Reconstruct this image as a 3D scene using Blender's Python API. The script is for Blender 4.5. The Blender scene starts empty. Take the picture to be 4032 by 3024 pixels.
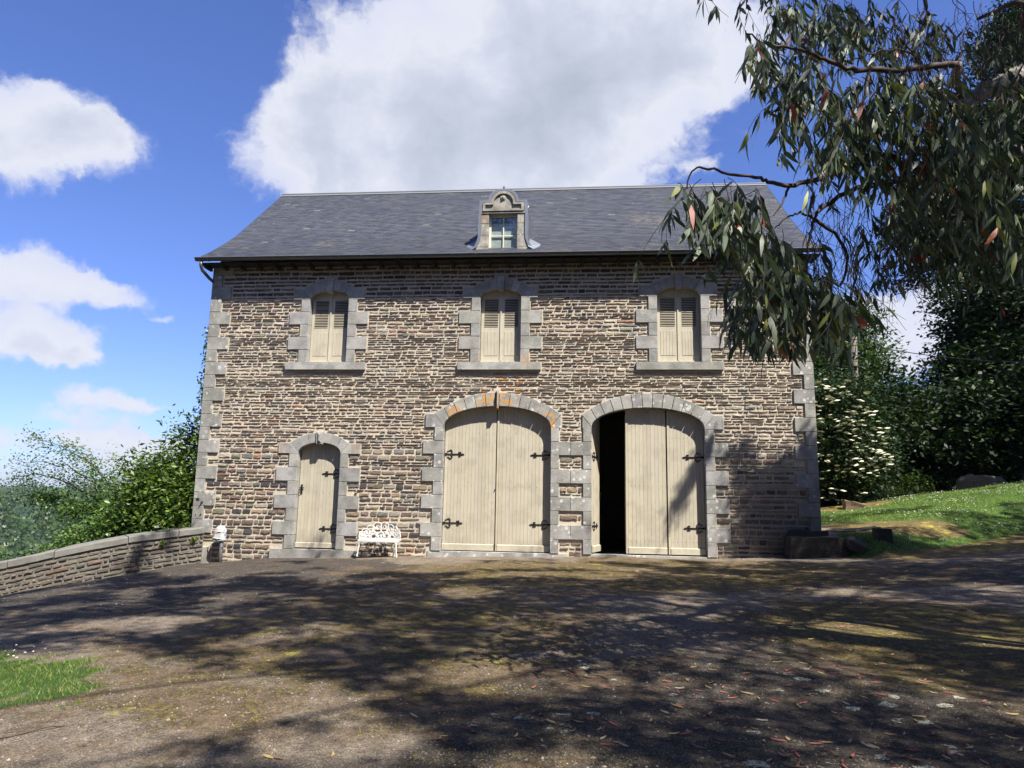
import bpy, math, random
import numpy as np
from mathutils import Vector, noise as mnoise
RS = np.random.RandomState(7)
random.seed(11)
S = bpy.context.scene
COL = S.collection
rad = math.radians

# ------------------------------------------------------------------ camera
F = 2796.0                                   # focal length in photo pixels (4032 wide)
AX = np.array([29116., -72., 2796.]); AZ = np.array([309., 17397., -2796.])
AZ /= np.linalg.norm(AZ); AX = AX - AZ*(AX@AZ); AX /= np.linalg.norm(AX); AY = np.cross(AZ, AX)
RM = np.array([AX, AY, AZ]); CP = np.array([0., -18.4, 1.6])
cam_d = bpy.data.cameras.new('camera'); cam = bpy.data.objects.new('camera', cam_d); COL.objects.link(cam)
cam_d.sensor_width = 36; cam_d.lens = 36*F/4032; cam_d.clip_end = 6000; cam_d.clip_start = 0.05
from mathutils import Matrix
cam.matrix_world = Matrix.Translation(CP) @ Matrix(RM.tolist()).to_4x4()
S.camera = cam
def ray(px, py): return RM@np.array([px-2016., -(py-1512.), -F])
def at(px, py, d): return CP+ray(px, py)*(d/F)          # a point at depth d metres from where the photo was taken
def proj(P):
    q = (np.asarray(P)-CP)@RM
    with np.errstate(divide='ignore', invalid='ignore'):
        return 2016+F*q[..., 0]/-q[..., 2], 1512-F*q[..., 1]/-q[..., 2], -q[..., 2]

# ------------------------------------------------------------------ sun, exposure
SUNV = np.array([.49, -.518, 1.]); SUNU = SUNV/np.linalg.norm(SUNV)
sl = bpy.data.lights.new('sun', 'SUN'); sl.energy = 5.0; sl.angle = rad(.53); sl.color = (1, .955, .875)
so = bpy.data.objects.new('sun', sl); COL.objects.link(so)
so.rotation_euler = Vector(SUNU).to_track_quat('Z', 'Y').to_euler(); so.location = (12, -14, 25)
S.view_settings.view_transform = 'Standard'; S.view_settings.look = 'None'
S.view_settings.exposure = 1.2; S.view_settings.gamma = 1; S.view_settings.use_curve_mapping = False
try:
    S.cycles.max_bounces = 6; S.cycles.diffuse_bounces = 3; S.cycles.glossy_bounces = 2; S.cycles.transparent_max_bounces = 6
    S.cycles.use_denoising = True
except Exception: pass

# ------------------------------------------------------------------ node helper
class NT:
    def __init__(s, nt): s.nt = nt; s.n = nt.nodes; s.l = nt.links
    def node(s, t, **k):
        x = s.n.new(t)
        for a, b in k.items():
            if hasattr(x, a): setattr(x, a, b)
        return x
    def put(s, inp, v):
        if isinstance(v, bpy.types.NodeSocket): s.l.new(v, inp)
        elif v is not None:
            if isinstance(v, (tuple, list)) and len(v) == 3 and inp.type == 'RGBA': v = (*v, 1)
            inp.default_value = v
    def math(s, op, a, b=None, c=None, clamp=False):
        x = s.n.new('ShaderNodeMath'); x.operation = op; x.use_clamp = clamp
        s.put(x.inputs[0], a)
        if b is not None: s.put(x.inputs[1], b)
        if c is not None: s.put(x.inputs[2], c)
        return x.outputs[0]
    def vmath(s, op, a, b=None):
        x = s.n.new('ShaderNodeVectorMath'); x.operation = op; s.put(x.inputs[0], a)
        if b is not None: s.put(x.inputs[1], b)
        return x.outputs['Value'] if op in ('DOT_PRODUCT', 'LENGTH', 'DISTANCE') else x.outputs['Vector']
    def sstep(s, v, a, b, lo=0., hi=1.):
        x = s.n.new('ShaderNodeMapRange'); x.interpolation_type = 'SMOOTHSTEP'
        s.put(x.inputs['Value'], v); s.put(x.inputs['From Min'], a); s.put(x.inputs['From Max'], b)
        s.put(x.inputs['To Min'], lo); s.put(x.inputs['To Max'], hi); return x.outputs['Result']
    def noise(s, vec, scale, detail=4, rough=.55, dist=0., col=False):
        x = s.n.new('ShaderNodeTexNoise'); s.put(x.inputs['Vector'], vec); x.inputs['Scale'].default_value = scale
        x.inputs['Detail'].default_value = detail; x.inputs['Roughness'].default_value = rough
        x.inputs['Distortion'].default_value = dist
        return x.outputs['Color'] if col else x.outputs['Fac']
    def voro(s, vec, scale, feature='F1', rand=1.):
        x = s.n.new('ShaderNodeTexVoronoi'); x.feature = feature; s.put(x.inputs['Vector'], vec)
        x.inputs['Scale'].default_value = scale; x.inputs['Randomness'].default_value = rand; return x
    def mix(s, f, a, b, mode='MIX'):
        x = s.n.new('ShaderNodeMix'); x.data_type = 'RGBA'; x.blend_type = mode; x.clamp_factor = True
        s.put(x.inputs[0], f); s.put(x.inputs[6], a); s.put(x.inputs[7], b); return x.outputs[2]
    def ramp(s, f, stops):
        x = s.n.new('ShaderNodeValToRGB'); e = x.color_ramp.elements
        while len(e) < len(stops): e.new(.5)
        for i, (p, c) in enumerate(stops): e[i].position = p; e[i].color = (*c, 1) if len(c) == 3 else c
        s.put(x.inputs[0], f); return x.outputs[0]
    def bump(s, h, strength, dist, nrm=None):
        x = s.n.new('ShaderNodeBump'); x.inputs['Strength'].default_value = strength; x.inputs['Distance'].default_value = dist
        s.put(x.inputs['Height'], h)
        if nrm is not None: s.l.new(nrm, x.inputs['Normal'])
        return x.outputs[0]
    def scale(s, vec, v):
        x = s.n.new('ShaderNodeMapping'); s.put(x.inputs[0], vec); x.inputs['Scale'].default_value = v; return x.outputs[0]
def material(name):
    m = bpy.data.materials.new(name); m.use_nodes = True; t = NT(m.node_tree)
    b = m.node_tree.nodes['Principled BSDF']
    t.b = b; t.pos = t.node('ShaderNodeNewGeometry').outputs['Position']
    return m, t, b
def tintnode(t):
    a = t.node('ShaderNodeAttribute'); a.attribute_name = 'tint'; return a

# ------------------------------------------------------------------ world: sky with clouds
W = bpy.data.worlds.new('World'); S.world = W; W.use_nodes = True
t = NT(W.node_tree); bg = W.node_tree.nodes['Background']
sky = t.node('ShaderNodeTexSky'); sky.sky_type = 'NISHITA'; sky.sun_disc = False
sky.sun_elevation = math.asin(SUNU[2]); sky.sun_rotation = math.atan2(SUNV[0], SUNV[1])
sky.air_density = 1.0; sky.dust_density = 0.5; sky.ozone_density = 3.0; sky.altitude = 0
D = t.node('ShaderNodeTexCoord').outputs['Generated']
# each cloud: direction (photo bearings), half-widths in radians, weight
BL = [(1790,330,.135,.15,1.05),(2080,180,.17,.15,1.1),(2490,150,.15,.10,1.1),(2050,560,.14,.10,1.1),(1350,620,.10,.065,1.0),
      (1200,690,.06,.04,.95),(1170,480,.05,.06,.9),(2340,400,.09,.08,.95),(1600,560,.12,.10,1.1),(1240,40,.05,.04,.62),(1250,380,.05,.045,.85),(2760,120,.10,.07,.95),
      (2680,330,.05,.05,.6),(2900,260,.04,.03,.6),(1750,700,.12,.06,1.1),(2220,700,.09,.035,.9),
      (2740,560,.020,.020,.58),(2730,680,.045,.016,.66),
      (150,500,.095,.045,1.05),(320,520,.05,.038,.9),(0,560,.06,.05,1.),(400,600,.022,.018,.62),
      (60,1080,.085,.035,1.05),(280,1110,.070,.022,.98),(440,1160,.040,.014,.8),(80,1320,.08,.032,1.15),(230,1390,.055,.018,.95),(420,1290,.035,.012,.5),
      (650,1240,.028,.008,.66),(400,1560,.065,.014,.72),(250,1620,.06,.013,.68),(590,1590,.04,.007,.58),(30,1720,.04,.022,.74),
      (420,1720,.055,.016,1.1),(560,1750,.05,.018,.95),(500,1830,.08,.014,.85),(760,1760,.04,.025,.7),(300,1860,.07,.014,.5),
      (3600,1310,.065,.042,1.15),(3700,1230,.06,.04,1.),(3520,1420,.03,.018,.8)]
wp = t.vmath('ADD', D, t.vmath('SCALE', t.vmath('SUBTRACT', t.noise(D, 6, 9, .62, col=True), (.5, .5, .5)), None))
W.node_tree.nodes[-1]
for nd in W.node_tree.nodes:
    if nd.type == 'VECT_MATH' and nd.operation == 'SCALE': nd.inputs['Scale'].default_value = .11
mask = None; grey = None
for i, (px, py, a, b_, w) in enumerate(BL):
    c = ray(px, py); c /= np.linalg.norm(c)
    u = np.cross(c, (0, 0, 1)); u /= np.linalg.norm(u); v = np.cross(u, c)
    d = t.vmath('SUBTRACT', wp, tuple(c))
    du = t.math('MULTIPLY', t.vmath('DOT_PRODUCT', d, tuple(u)), 1/a); dv = t.math('MULTIPLY', t.vmath('DOT_PRODUCT', d, tuple(v)), 1/b_)
    r2 = t.math('ADD', t.math('MULTIPLY', du, du), t.math('MULTIPLY', dv, dv))
    g = t.math('MULTIPLY', t.math('EXPONENT', t.math('MULTIPLY', r2, -.7)), w)
    mask = g if mask is None else t.math('MAXIMUM', t.math('ADD', t.math('MULTIPLY', t.math('MINIMUM', mask, g), .35), t.math('MAXIMUM', mask, g)), g)
fw = RM.T@np.array([0, 0, 0]) if False else -RM[:, 2]
front = t.sstep(t.vmath('DOT_PRODUCT', D, tuple(fw)), .55, .72)
gen = t.math('MULTIPLY', t.sstep(t.noise(t.scale(D, (1, 1, 2)), 3.2, 5, .55), .56, .74), t.math('SUBTRACT', 1, front))
n1 = t.noise(wp, 6.5, 11, .62, .2); n2 = t.noise(t.scale(D, (1, 1, 1.6)), 5.5, 5, .55)
dens = t.math('ADD', t.math('SUBTRACT', mask, .50), t.math('MULTIPLY', t.math('SUBTRACT', n1, .49), 2.3))
cl = t.sstep(dens, -.03, .40)
cl = t.math('MAXIMUM', cl, gen)
shade = t.math('ADD', t.math('MULTIPLY', t.math('SUBTRACT', mask, .8), .42), t.math('ADD', t.math('MULTIPLY', t.math('SUBTRACT', n2, .46), 1.1), t.math('MULTIPLY', t.math('SUBTRACT', t.noise(wp, 9, 7, .6), .45), 1.0)))
ccol = t.ramp(shade, [(.0, (6.6, 6.9, 8.2)), (.25, (7.2, 7.4, 8.2)), (.5, (5.6, 6.05, 7.1)), (.9, (4.3, 4.75, 5.6))])
skyc = t.mix(1., sky.outputs[0], (1.0, 1.12, 1.72), 'MULTIPLY')
fin = t.mix(t.math('MULTIPLY', cl, .96), skyc, ccol)
t.put(bg.inputs['Color'], fin); bg.inputs['Strength'].default_value = 0.05

# ------------------------------------------------------------------ mesh helpers
WLOC = {}
def linkobj(o, parent, loc):
    COL.objects.link(o); WLOC[o.name] = np.array(loc, float)
    if parent is not None:
        o.parent = parent; o.location = Vector(np.array(loc)-WLOC[parent.name])
    else: o.location = Vector(loc)
    return o
def tag(o, label=None, cat=None, group=None, kind=None):
    if label: o['label'] = label
    if cat: o['category'] = cat
    if group: o['group'] = group
    if kind: o['kind'] = kind
    return o
def empty(name, loc, parent=None):
    o = bpy.data.objects.new(name, None); o.empty_display_size = .2; return linkobj(o, parent, loc)
class MB:
    def __init__(s): s.V = []; s.F = []; s.T = []; s.tint = (1, 1, 1)
    def v(s, p): s.V.append(tuple(p)); s.T.append(s.tint); return len(s.V)-1
    def vs(s, P): return [s.v(p) for p in P]
    def f(s, *i): s.F.append(tuple(i))
    def box(s, x0, x1, y0, y1, z0, z1):
        a = s.vs([(x0,y0,z0),(x1,y0,z0),(x1,y1,z0),(x0,y1,z0),(x0,y0,z1),(x1,y0,z1),(x1,y1,z1),(x0,y1,z1)])
        for q in ((0,3,2,1),(4,5,6,7),(0,1,5,4),(1,2,6,5),(2,3,7,6),(3,0,4,7)): s.f(*[a[k] for k in q])
    def prism(s, poly, y0, y1, ch=0.):
        """poly: list of (x,z) counter-clockwise seen from the front; y0 front, y1 back; ch = chamfer"""
        n = len(poly); cx = sum(p[0] for p in poly)/n; cz = sum(p[1] for p in poly)/n
        back = s.vs([(x, y1, z) for x, z in poly])
        if ch > 0:
            mid = s.vs([(x, y0+ch, z) for x, z in poly])
            P = []
            for x, z in poly:
                dx, dz = cx-x, cz-z; L = math.hypot(dx, dz) or 1
                P.append((x+dx/L*ch*1.2, y0, z+dz/L*ch*1.2))
            fr = s.vs(P); rings = [back, mid, fr]
        else:
            fr = s.vs([(x, y0, z) for x, z in poly]); rings = [back, fr]
        for A, B in zip(rings, rings[1:]):
            for i in range(n): j = (i+1) % n; s.f(A[i], A[j], B[j], B[i])
        s.f(*fr); s.f(*back[::-1])
    def tube(s, P, R, n=6, cap=True):
        P = [Vector(p) for p in P]; R = R if hasattr(R, '__len__') else [R]*len(P)
        rings = []; up = Vector((0.13, .21, 1)).normalized()
        for i, p in enumerate(P):
            d = (P[min(i+1, len(P)-1)]-P[max(i-1, 0)])
            if d.length < 1e-9: d = Vector((0, 0, 1))
            d.normalize(); a = d.cross(up)
            if a.length < .05: a = d.cross(Vector((1, 0, 0)))
            a.normalize(); b = d.cross(a)
            rings.append(s.vs([p+(a*math.cos(2*math.pi*k/n)+b*math.sin(2*math.pi*k/n))*R[i] for k in range(n)]))
        for A, B in zip(rings, rings[1:]):
            for k in range(n): s.f(A[k], B[k], B[(k+1) % n], A[(k+1) % n])
        if cap: s.f(*rings[0]); s.f(*rings[-1][::-1])
    def build(s, name, mat, parent=None, smooth=False, origin=None):
        me = bpy.data.meshes.new(name); V = np.array(s.V, float)
        c = np.array(origin, float) if origin is not None else (V.min(0)+V.max(0))/2
        me.from_pydata((V-c).tolist(), [], s.F); me.materials.append(mat)
        at_ = me.attributes.new('tint', 'FLOAT_COLOR', 'POINT')
        at_.data.foreach_set('color', np.hstack([np.array(s.T, float), np.ones((len(s.V), 1))]).ravel())
        if smooth: me.polygons.foreach_set('use_smooth', [True]*len(me.polygons))
        o = bpy.data.objects.new(name, me); return linkobj(o, parent, c)
def fastmesh(name, V, Q, mat, parent=None, tint=None, smooth=False, origin=None):
    """V (n,3), Q (m,k) index array; quick for large counts"""
    V = np.asarray(V, float); Q = np.asarray(Q); k = Q.shape[1]
    c = np.array(origin, float) if origin is not None else (V.min(0)+V.max(0))/2
    me = bpy.data.meshes.new(name); me.vertices.add(len(V)); me.vertices.foreach_set('co', (V-c).ravel())
    me.loops.add(Q.size); me.loops.foreach_set('vertex_index', Q.ravel())
    me.polygons.add(len(Q)); me.polygons.foreach_set('loop_start', np.arange(len(Q))*k)
    me.polygons.foreach_set('loop_total', np.full(len(Q), k))
    if smooth: me.polygons.foreach_set('use_smooth', np.ones(len(Q), bool))
    if tint is not None:
        a = me.attributes.new('tint', 'FLOAT_COLOR', 'POINT')
        a.data.foreach_set('color', np.hstack([tint, np.ones((len(V), 1))]).ravel())
    me.update(calc_edges=True); me.materials.append(mat)
    o = bpy.data.objects.new(name, me); return linkobj(o, parent, c)

# ------------------------------------------------------------------ terrain height
XW = np.array([-60., -30, -14.6, -13.08, -11.99, -11.09, -9.8]); YW = np.array([-9., -6, -3.35, -2.95, -2.5, -1.6, -.3])
def smooth(a, b, x):
    u = np.clip((x-a)/(b-a), 0, 1); return u*u*(3-2*u)
def gz(x, y):
    x = np.asarray(x, float); y = np.asarray(y, float)
    z = np.interp(x, [-60,-25,-16,-13.08,-12,-11.1,-10.2,-9.3,-8,-4,0,3.5,5,6.5,10,15,25,60], [-8,-3.6,-1.6,-.98,-.70,-.46,-.26,-.15,-.06,.09,.17,.22,.30,.40,.72,1.15,2.2,5.])
    # bank and lawn on the right
    edge = -.55+np.clip(x-7.0, 0, 9)*.55-np.clip(x-6.3, 0, .7)*1.4
    L = smooth(5.0, 6.2, x)*smooth(0, 1., (y-edge)/np.interp(x, [5.8, 7.5, 12], [.5, 1.5, 4.5]))*np.interp(x, [6, 9, 15], [.46, .42, .5])
    up = np.clip(y, 0, 8)*np.interp(x, [6, 9, 15, 20], [.045, .055, .09, .11])-np.clip(y-8.6, 0, 30)*.13
    z = z+L+up*smooth(5.2, 6.5, x)
    # beyond the parapet the ground falls into the valley
    yw = np.interp(x, XW, YW); dist = np.where(x < -9.9, np.clip(y-yw-.5, 0, 999), 0)
    dist = np.where(y > 9.5, np.maximum(dist, np.clip(y-9.5, 0, 999)*smooth(2, -6, x)), dist)
    r = np.hypot(x, y)
    drop = 1.2*smooth(0, 1.2, dist)+np.clip(dist, 0, 110)*.22
    z = z-drop
    far = smooth(120, 900, r)
    hills = -16+18*smooth(250, 1100, r)+7*np.sin(x*.0021+1.3)*np.cos(y*.0017)+3*np.sin(x*.006+y*.004)
    return z*(1-far)+hills*far

# ------------------------------------------------------------------ materials
PALE = (.50, .44, .335)
def m_mortar():
    m, t, b = material('mortar')
    n = t.noise(t.pos, 1.3, 4); n2 = t.noise(t.pos, 60, 4, .7); n3 = t.noise(t.pos, 9, 4)
    c = t.mix(t.sstep(n, .35, .65), (.56, .48, .365), (.44, .395, .315))
    c = t.mix(t.sstep(n3, .5, .75), c, (.42, .36, .28)); c = t.mix(t.math('MULTIPLY', n2, .2), c, (.25, .2, .15))
    x = t.node('ShaderNodeSeparateXYZ'); t.put(x.inputs[0], t.pos)
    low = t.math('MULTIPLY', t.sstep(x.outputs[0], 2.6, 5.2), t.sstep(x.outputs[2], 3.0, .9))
    c = t.mix(t.math('MULTIPLY', low, .78), c, (.13, .125, .10))  # lower right: black grime, with shade put into the colour too
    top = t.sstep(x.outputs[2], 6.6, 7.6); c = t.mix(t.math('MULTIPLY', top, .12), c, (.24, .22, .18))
    t.put(b.inputs['Base Color'], c); b.inputs['Roughness'].default_value = .95
    t.put(b.inputs['Normal'], t.bump(t.math('ADD', t.noise(t.pos, 22, 5, .65), t.math('MULTIPLY', n2, .4)), .9, .018)); return m
def m_rubble():
    m, t, b = material('schist_rubble'); a = tintnode(t)
    st = t.scale(t.pos, (1, 1, 5.5)); n = t.noise(st, 9, 6, .65, .5); n2 = t.noise(st, 40, 5, .7)
    c = t.mix(t.sstep(n, .3, .7), a.outputs['Color'], t.mix(1., a.outputs['Color'], (1.75, 1.65, 1.5), 'MULTIPLY'))
    c = t.mix(t.math('MULTIPLY', t.sstep(n2, .6, .8), .5), c, (.26, .23, .2))
    # lime smeared over the faces, most in the middle of the wall
    big = t.noise(t.pos, .55, 3); fine = t.noise(t.scale(t.pos, (1, 1, 1.8)), 15, 5, .62)
    x = t.node('ShaderNodeSeparateXYZ'); t.put(x.inputs[0], t.pos)
    band = t.math('MULTIPLY', t.sstep(x.outputs[2], 7.0, 5.6), t.sstep(x.outputs[2], 1.6, 3.4))
    th = t.math('SUBTRACT', .80, t.math('ADD', t.math('MULTIPLY', t.math('SUBTRACT', big, .42), .4), t.math('MULTIPLY', band, .27)))
    sm = t.sstep(t.math('SUBTRACT', fine, th), 0, .05)
    c = t.mix(t.math('MULTIPLY', sm, .85), c, (.42, .365, .28)); c = t.mix(t.math('MULTIPLY', band, .2), c, (.35, .315, .26))
    v = t.voro(t.pos, 5.5); lic = t.sstep(v.outputs['Distance'], .10, .07)
    c = t.mix(t.math('MULTIPLY', lic, t.sstep(t.noise(t.pos, 1.1, 2), .5, .6)), c, (.55, .54, .5))
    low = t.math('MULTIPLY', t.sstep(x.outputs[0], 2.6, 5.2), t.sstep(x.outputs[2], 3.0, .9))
    c = t.mix(t.math('MULTIPLY', low, .55), c, (.035, .035, .03))  # same corner on the stones: grime plus painted-in shade
    # orange lichen over the left gate
    g = t.vmath('DISTANCE', t.pos, (-1.95, 0, 4.5)); ol = t.math('MULTIPLY', t.sstep(g, .75, .3), t.sstep(t.noise(t.pos, 7, 4, .6), .52, .58))
    c = t.mix(ol, c, (.60, .27, .03))
    t.put(b.inputs['Base Color'], c); b.inputs['Roughness'].default_value = .8
    t.put(b.inputs['Normal'], t.bump(t.math('ADD', n, t.math('MULTIPLY', n2, .5)), 1., .028)); return m
def m_granite():
    m, t, b = material('granite'); a = tintnode(t)
    n = t.noise(t.pos, 140, 3, .7); n2 = t.noise(t.pos, 3, 4, .6); n3 = t.noise(t.pos, 32, 4, .6)
    c = t.mix(t.sstep(n2, .35, .7), (.37, .36, .33), (.22, .215, .195)); c = t.mix(1., c, a.outputs['Color'], 'MULTIPLY')
    c = t.mix(t.math('MULTIPLY', t.sstep(n, .45, .7), .45), c, (.15, .15, .15)); c = t.mix(t.math('MULTIPLY', t.sstep(n3, .5, .7), .3), c, (.52, .51, .49))
    x = t.node('ShaderNodeSeparateXYZ'); t.put(x.inputs[0], t.pos)
    wobble = t.vmath('ADD', t.pos, t.vmath('MULTIPLY', t.noise(t.pos, 20, 3, col=True), (.03, .03, .03)))
    v = t.voro(wobble, 6.5); rr = t.math('MULTIPLY', t.noise(t.pos, 2.2, 2), .52)
    lic = t.math('MULTIPLY', t.sstep(v.outputs['Distance'], rr, t.math('SUBTRACT', rr, .02)), 1.)
    sides = t.math('MAXIMUM', t.sstep(x.outputs[0], -9.3, -9.7), t.sstep(x.outputs[0], 4.9, 5.3))
    sides = t.math('MAXIMUM', sides, t.math('MULTIPLY', t.sstep(x.outputs[2], 4.6, 3.9), t.sstep(x.outputs[0], -4.4, -3.8)))
    c = t.mix(t.math('MULTIPLY', t.math('MULTIPLY', lic, t.sstep(t.noise(t.pos, 1.9, 2), .42, .5)), t.math('MULTIPLY', sides, .75)), c, (.60, .60, .56))
    grime = t.math('MULTIPLY', t.math('MAXIMUM', t.sstep(x.outputs[0], -9.3, -9.7), t.sstep(x.outputs[0], 3.0, 5.3)), t.sstep(t.noise(t.pos, 2.4, 5, .6), .35, .65))
    c = t.mix(t.math('MULTIPLY', grime, .5), c, (.16, .155, .13))
    lowr = t.math('MULTIPLY', t.sstep(x.outputs[0], 3.0, 5.0), t.sstep(x.outputs[2], 3.0, 1.0)); c = t.mix(t.math('MULTIPLY', lowr, .6), c, (.085, .085, .075))  # low right granite: grime, with shade mixed into its colour
    orange = None
    for q, r0 in (((-2.2, 0, 4.15), .95), ((-1.35, 0, 5.2), .42), ((-2.72, 0, 5.2), .28), ((-.75, 0, 3.6), .45), ((-3.3, 0, 3.75), .5)):
        g = t.sstep(t.vmath('DISTANCE', t.pos, q), r0, r0*.3); orange = g if orange is None else t.math('MAXIMUM', orange, g)
    of = t.sstep(t.math('ADD', t.noise(t.pos, 9, 6, .7), t.math('MULTIPLY', orange, .20)), .695, .76)
    c = t.mix(t.math('MULTIPLY', t.math('MULTIPLY', of, .85), t.sstep(orange, .02, .2)), c, (.56, .26, .03))
    rs = t.math('MULTIPLY', t.sstep(t.vmath('DISTANCE', t.scale(t.pos, (2.2, 1, .6)), (-7.9*2.2, 0, 2.83*.6)), .35, .1), .5)
    rs = t.math('MAXIMUM', rs, t.math('MULTIPLY', t.sstep(t.vmath('DISTANCE', t.scale(t.pos, (2.2, 1, .6)), (-5.95*2.2, 0, 2.83*.6)), .35, .1), .5))
    rs = t.math('MAXIMUM', rs, t.math('MULTIPLY', t.sstep(t.vmath('DISTANCE', t.scale(t.pos, (3, 1, .6)), (-5.98*3, 0, 5.05*.6)), .18, .05), .8))
    c = t.mix(t.math('MULTIPLY', rs, t.sstep(t.noise(t.scale(t.pos, (1, 1, .2)), 14, 3), .4, .6)), c, (.30, .15, .08))
    t.put(b.inputs['Base Color'], c); b.inputs['Roughness'].default_value = .85
    t.put(b.inputs['Normal'], t.bump(t.math('ADD', t.noise(t.pos, 30, 5, .7), n), .8, .012)); return m
def m_dormerstone():
    m, t, b = material('weathered_tuffeau')
    n = t.noise(t.pos, 4, 6, .7); n2 = t.noise(t.scale(t.pos, (3, 3, .8)), 6, 4, .6)
    c = t.ramp(n, [(.3, (.13, .12, .10)), (.5, (.25, .23, .19)), (.7, (.42, .39, .32))])
    c = t.mix(t.math('MULTIPLY', t.sstep(n2, .52, .7), .5), c, (.09, .085, .075))
    v = t.voro(t.pos, 8); c = t.mix(t.math('MULTIPLY', t.sstep(v.outputs['Distance'], .16, .12), t.sstep(t.noise(t.pos, 3, 2), .5, .55)), c, (.6, .57, .5))
    g = t.sstep(t.vmath('DISTANCE', t.pos, (-2.72, 0, 9.2)), .26, .1); c = t.mix(t.math('MULTIPLY', g, t.sstep(n2, .4, .55)), c, (.27, .15, .08))
    t.put(b.inputs['Base Color'], c); b.inputs['Roughness'].default_value = .9
    t.put(b.inputs['Normal'], t.bump(t.noise(t.pos, 30, 5, .7), .5, .008)); return m
def m_paint(name='taupe_paint', col=(.44, .395, .30), grain=(60, 60, 3)):
    m, t, b = material(name); a = tintnode(t)
    n = t.noise(t.scale(t.pos, grain), 1., 4, .6); n2 = t.noise(t.pos, 2.5, 5, .6)
    c = t.mix(1., a.outputs['Color'], t.mix(t.sstep(n, .3, .7), tuple(k*.91 for k in col), tuple(k*1.07 for k in col)), 'MULTIPLY')
    c = t.mix(t.math('MULTIPLY', t.sstep(n2, .44, .66), .5), c, tuple(k*.72 for k in col))
    x = t.node('ShaderNodeSeparateXYZ'); t.put(x.inputs[0], t.pos)
    c = t.mix(t.math('MULTIPLY', t.sstep(x.outputs[2], .75, .2), t.math('MULTIPLY', t.noise(t.pos, 7, 4), .6)), c, (.22, .2, .16))
    t.put(b.inputs['Base Color'], c); b.inputs['Roughness'].default_value = .55
    t.put(b.inputs['Normal'], t.bump(t.math('ADD', n, t.noise(t.pos, 5, 4)), .25, .004)); return m
def m_plain(name, col, rough=.6, metal=0., var=.2, sc=8., bump=.0, dist=.01):
    m, t, b = material(name); n = t.noise(t.pos, sc, 5, .62)
    c = t.mix(n, tuple(k*(1-var) for k in col), tuple(k*(1+var) for k in col)); a = tintnode(t)
    t.put(b.inputs['Base Color'], c); b.inputs['Roughness'].default_value = rough; b.inputs['Metallic'].default_value = metal
    if bump: t.put(b.inputs['Normal'], t.bump(t.noise(t.pos, sc*3, 5, .65), bump, dist))
    return m
def m_slate():
    m, t, b = material('slate'); a = tintnode(t); n = t.noise(t.pos, .7, 6, .62); n2 = t.noise(t.scale(t.pos, (1, 1, 2)), 6.2, 6, .68)
    c = t.mix(t.sstep(n2, .3, .7), a.outputs['Color'], t.mix(1., a.outputs['Color'], (1.15, 1.15, 1.13), 'MULTIPLY'))
    x = t.node('ShaderNodeSeparateXYZ'); t.put(x.inputs[0], t.pos)
    right = t.sstep(x.outputs[0], -1.5, 1.5)
    li = t.math('MULTIPLY', t.sstep(t.math('ADD', n, t.math('MULTIPLY', right, .04)), .54, .70), t.sstep(n2, .42, .6))
    c = t.mix(t.math('MULTIPLY', li, .5), c, (.20, .18, .12))
    v = t.voro(t.pos, 2.6); lic = t.math('MULTIPLY', t.sstep(v.outputs['Distance'], .07, .04), t.sstep(t.noise(t.pos, .9, 2), .5, .6))
    c = t.mix(lic, c, (.42, .42, .36))
    t.put(b.inputs['Base Color'], c); b.inputs['Roughness'].default_value = .42
    t.put(b.inputs['Normal'], t.bump(t.noise(t.pos, 30, 4), .25, .004)); return m
def m_leaf(name, trans=.35, rough=.45, spec=.5):
    m, t, b = material(name); a = tintnode(t)
    t.put(b.inputs['Base Color'], a.outputs['Color']); b.inputs['Roughness'].default_value = rough
    b.inputs['Specular IOR Level'].default_value = spec
    tr = t.node('ShaderNodeBsdfTranslucent'); t.put(tr.inputs[0], t.mix(1., a.outputs['Color'], (1.25, 1.4, .7), 'MULTIPLY'))
    mx = t.node('ShaderNodeMixShader'); mx.inputs[0].default_value = trans
    t.l.new(b.outputs[0], mx.inputs[1]); t.l.new(tr.outputs[0], mx.inputs[2])
    t.l.new(mx.outputs[0], m.node_tree.nodes['Material Output'].inputs['Surface']); return m
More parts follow.
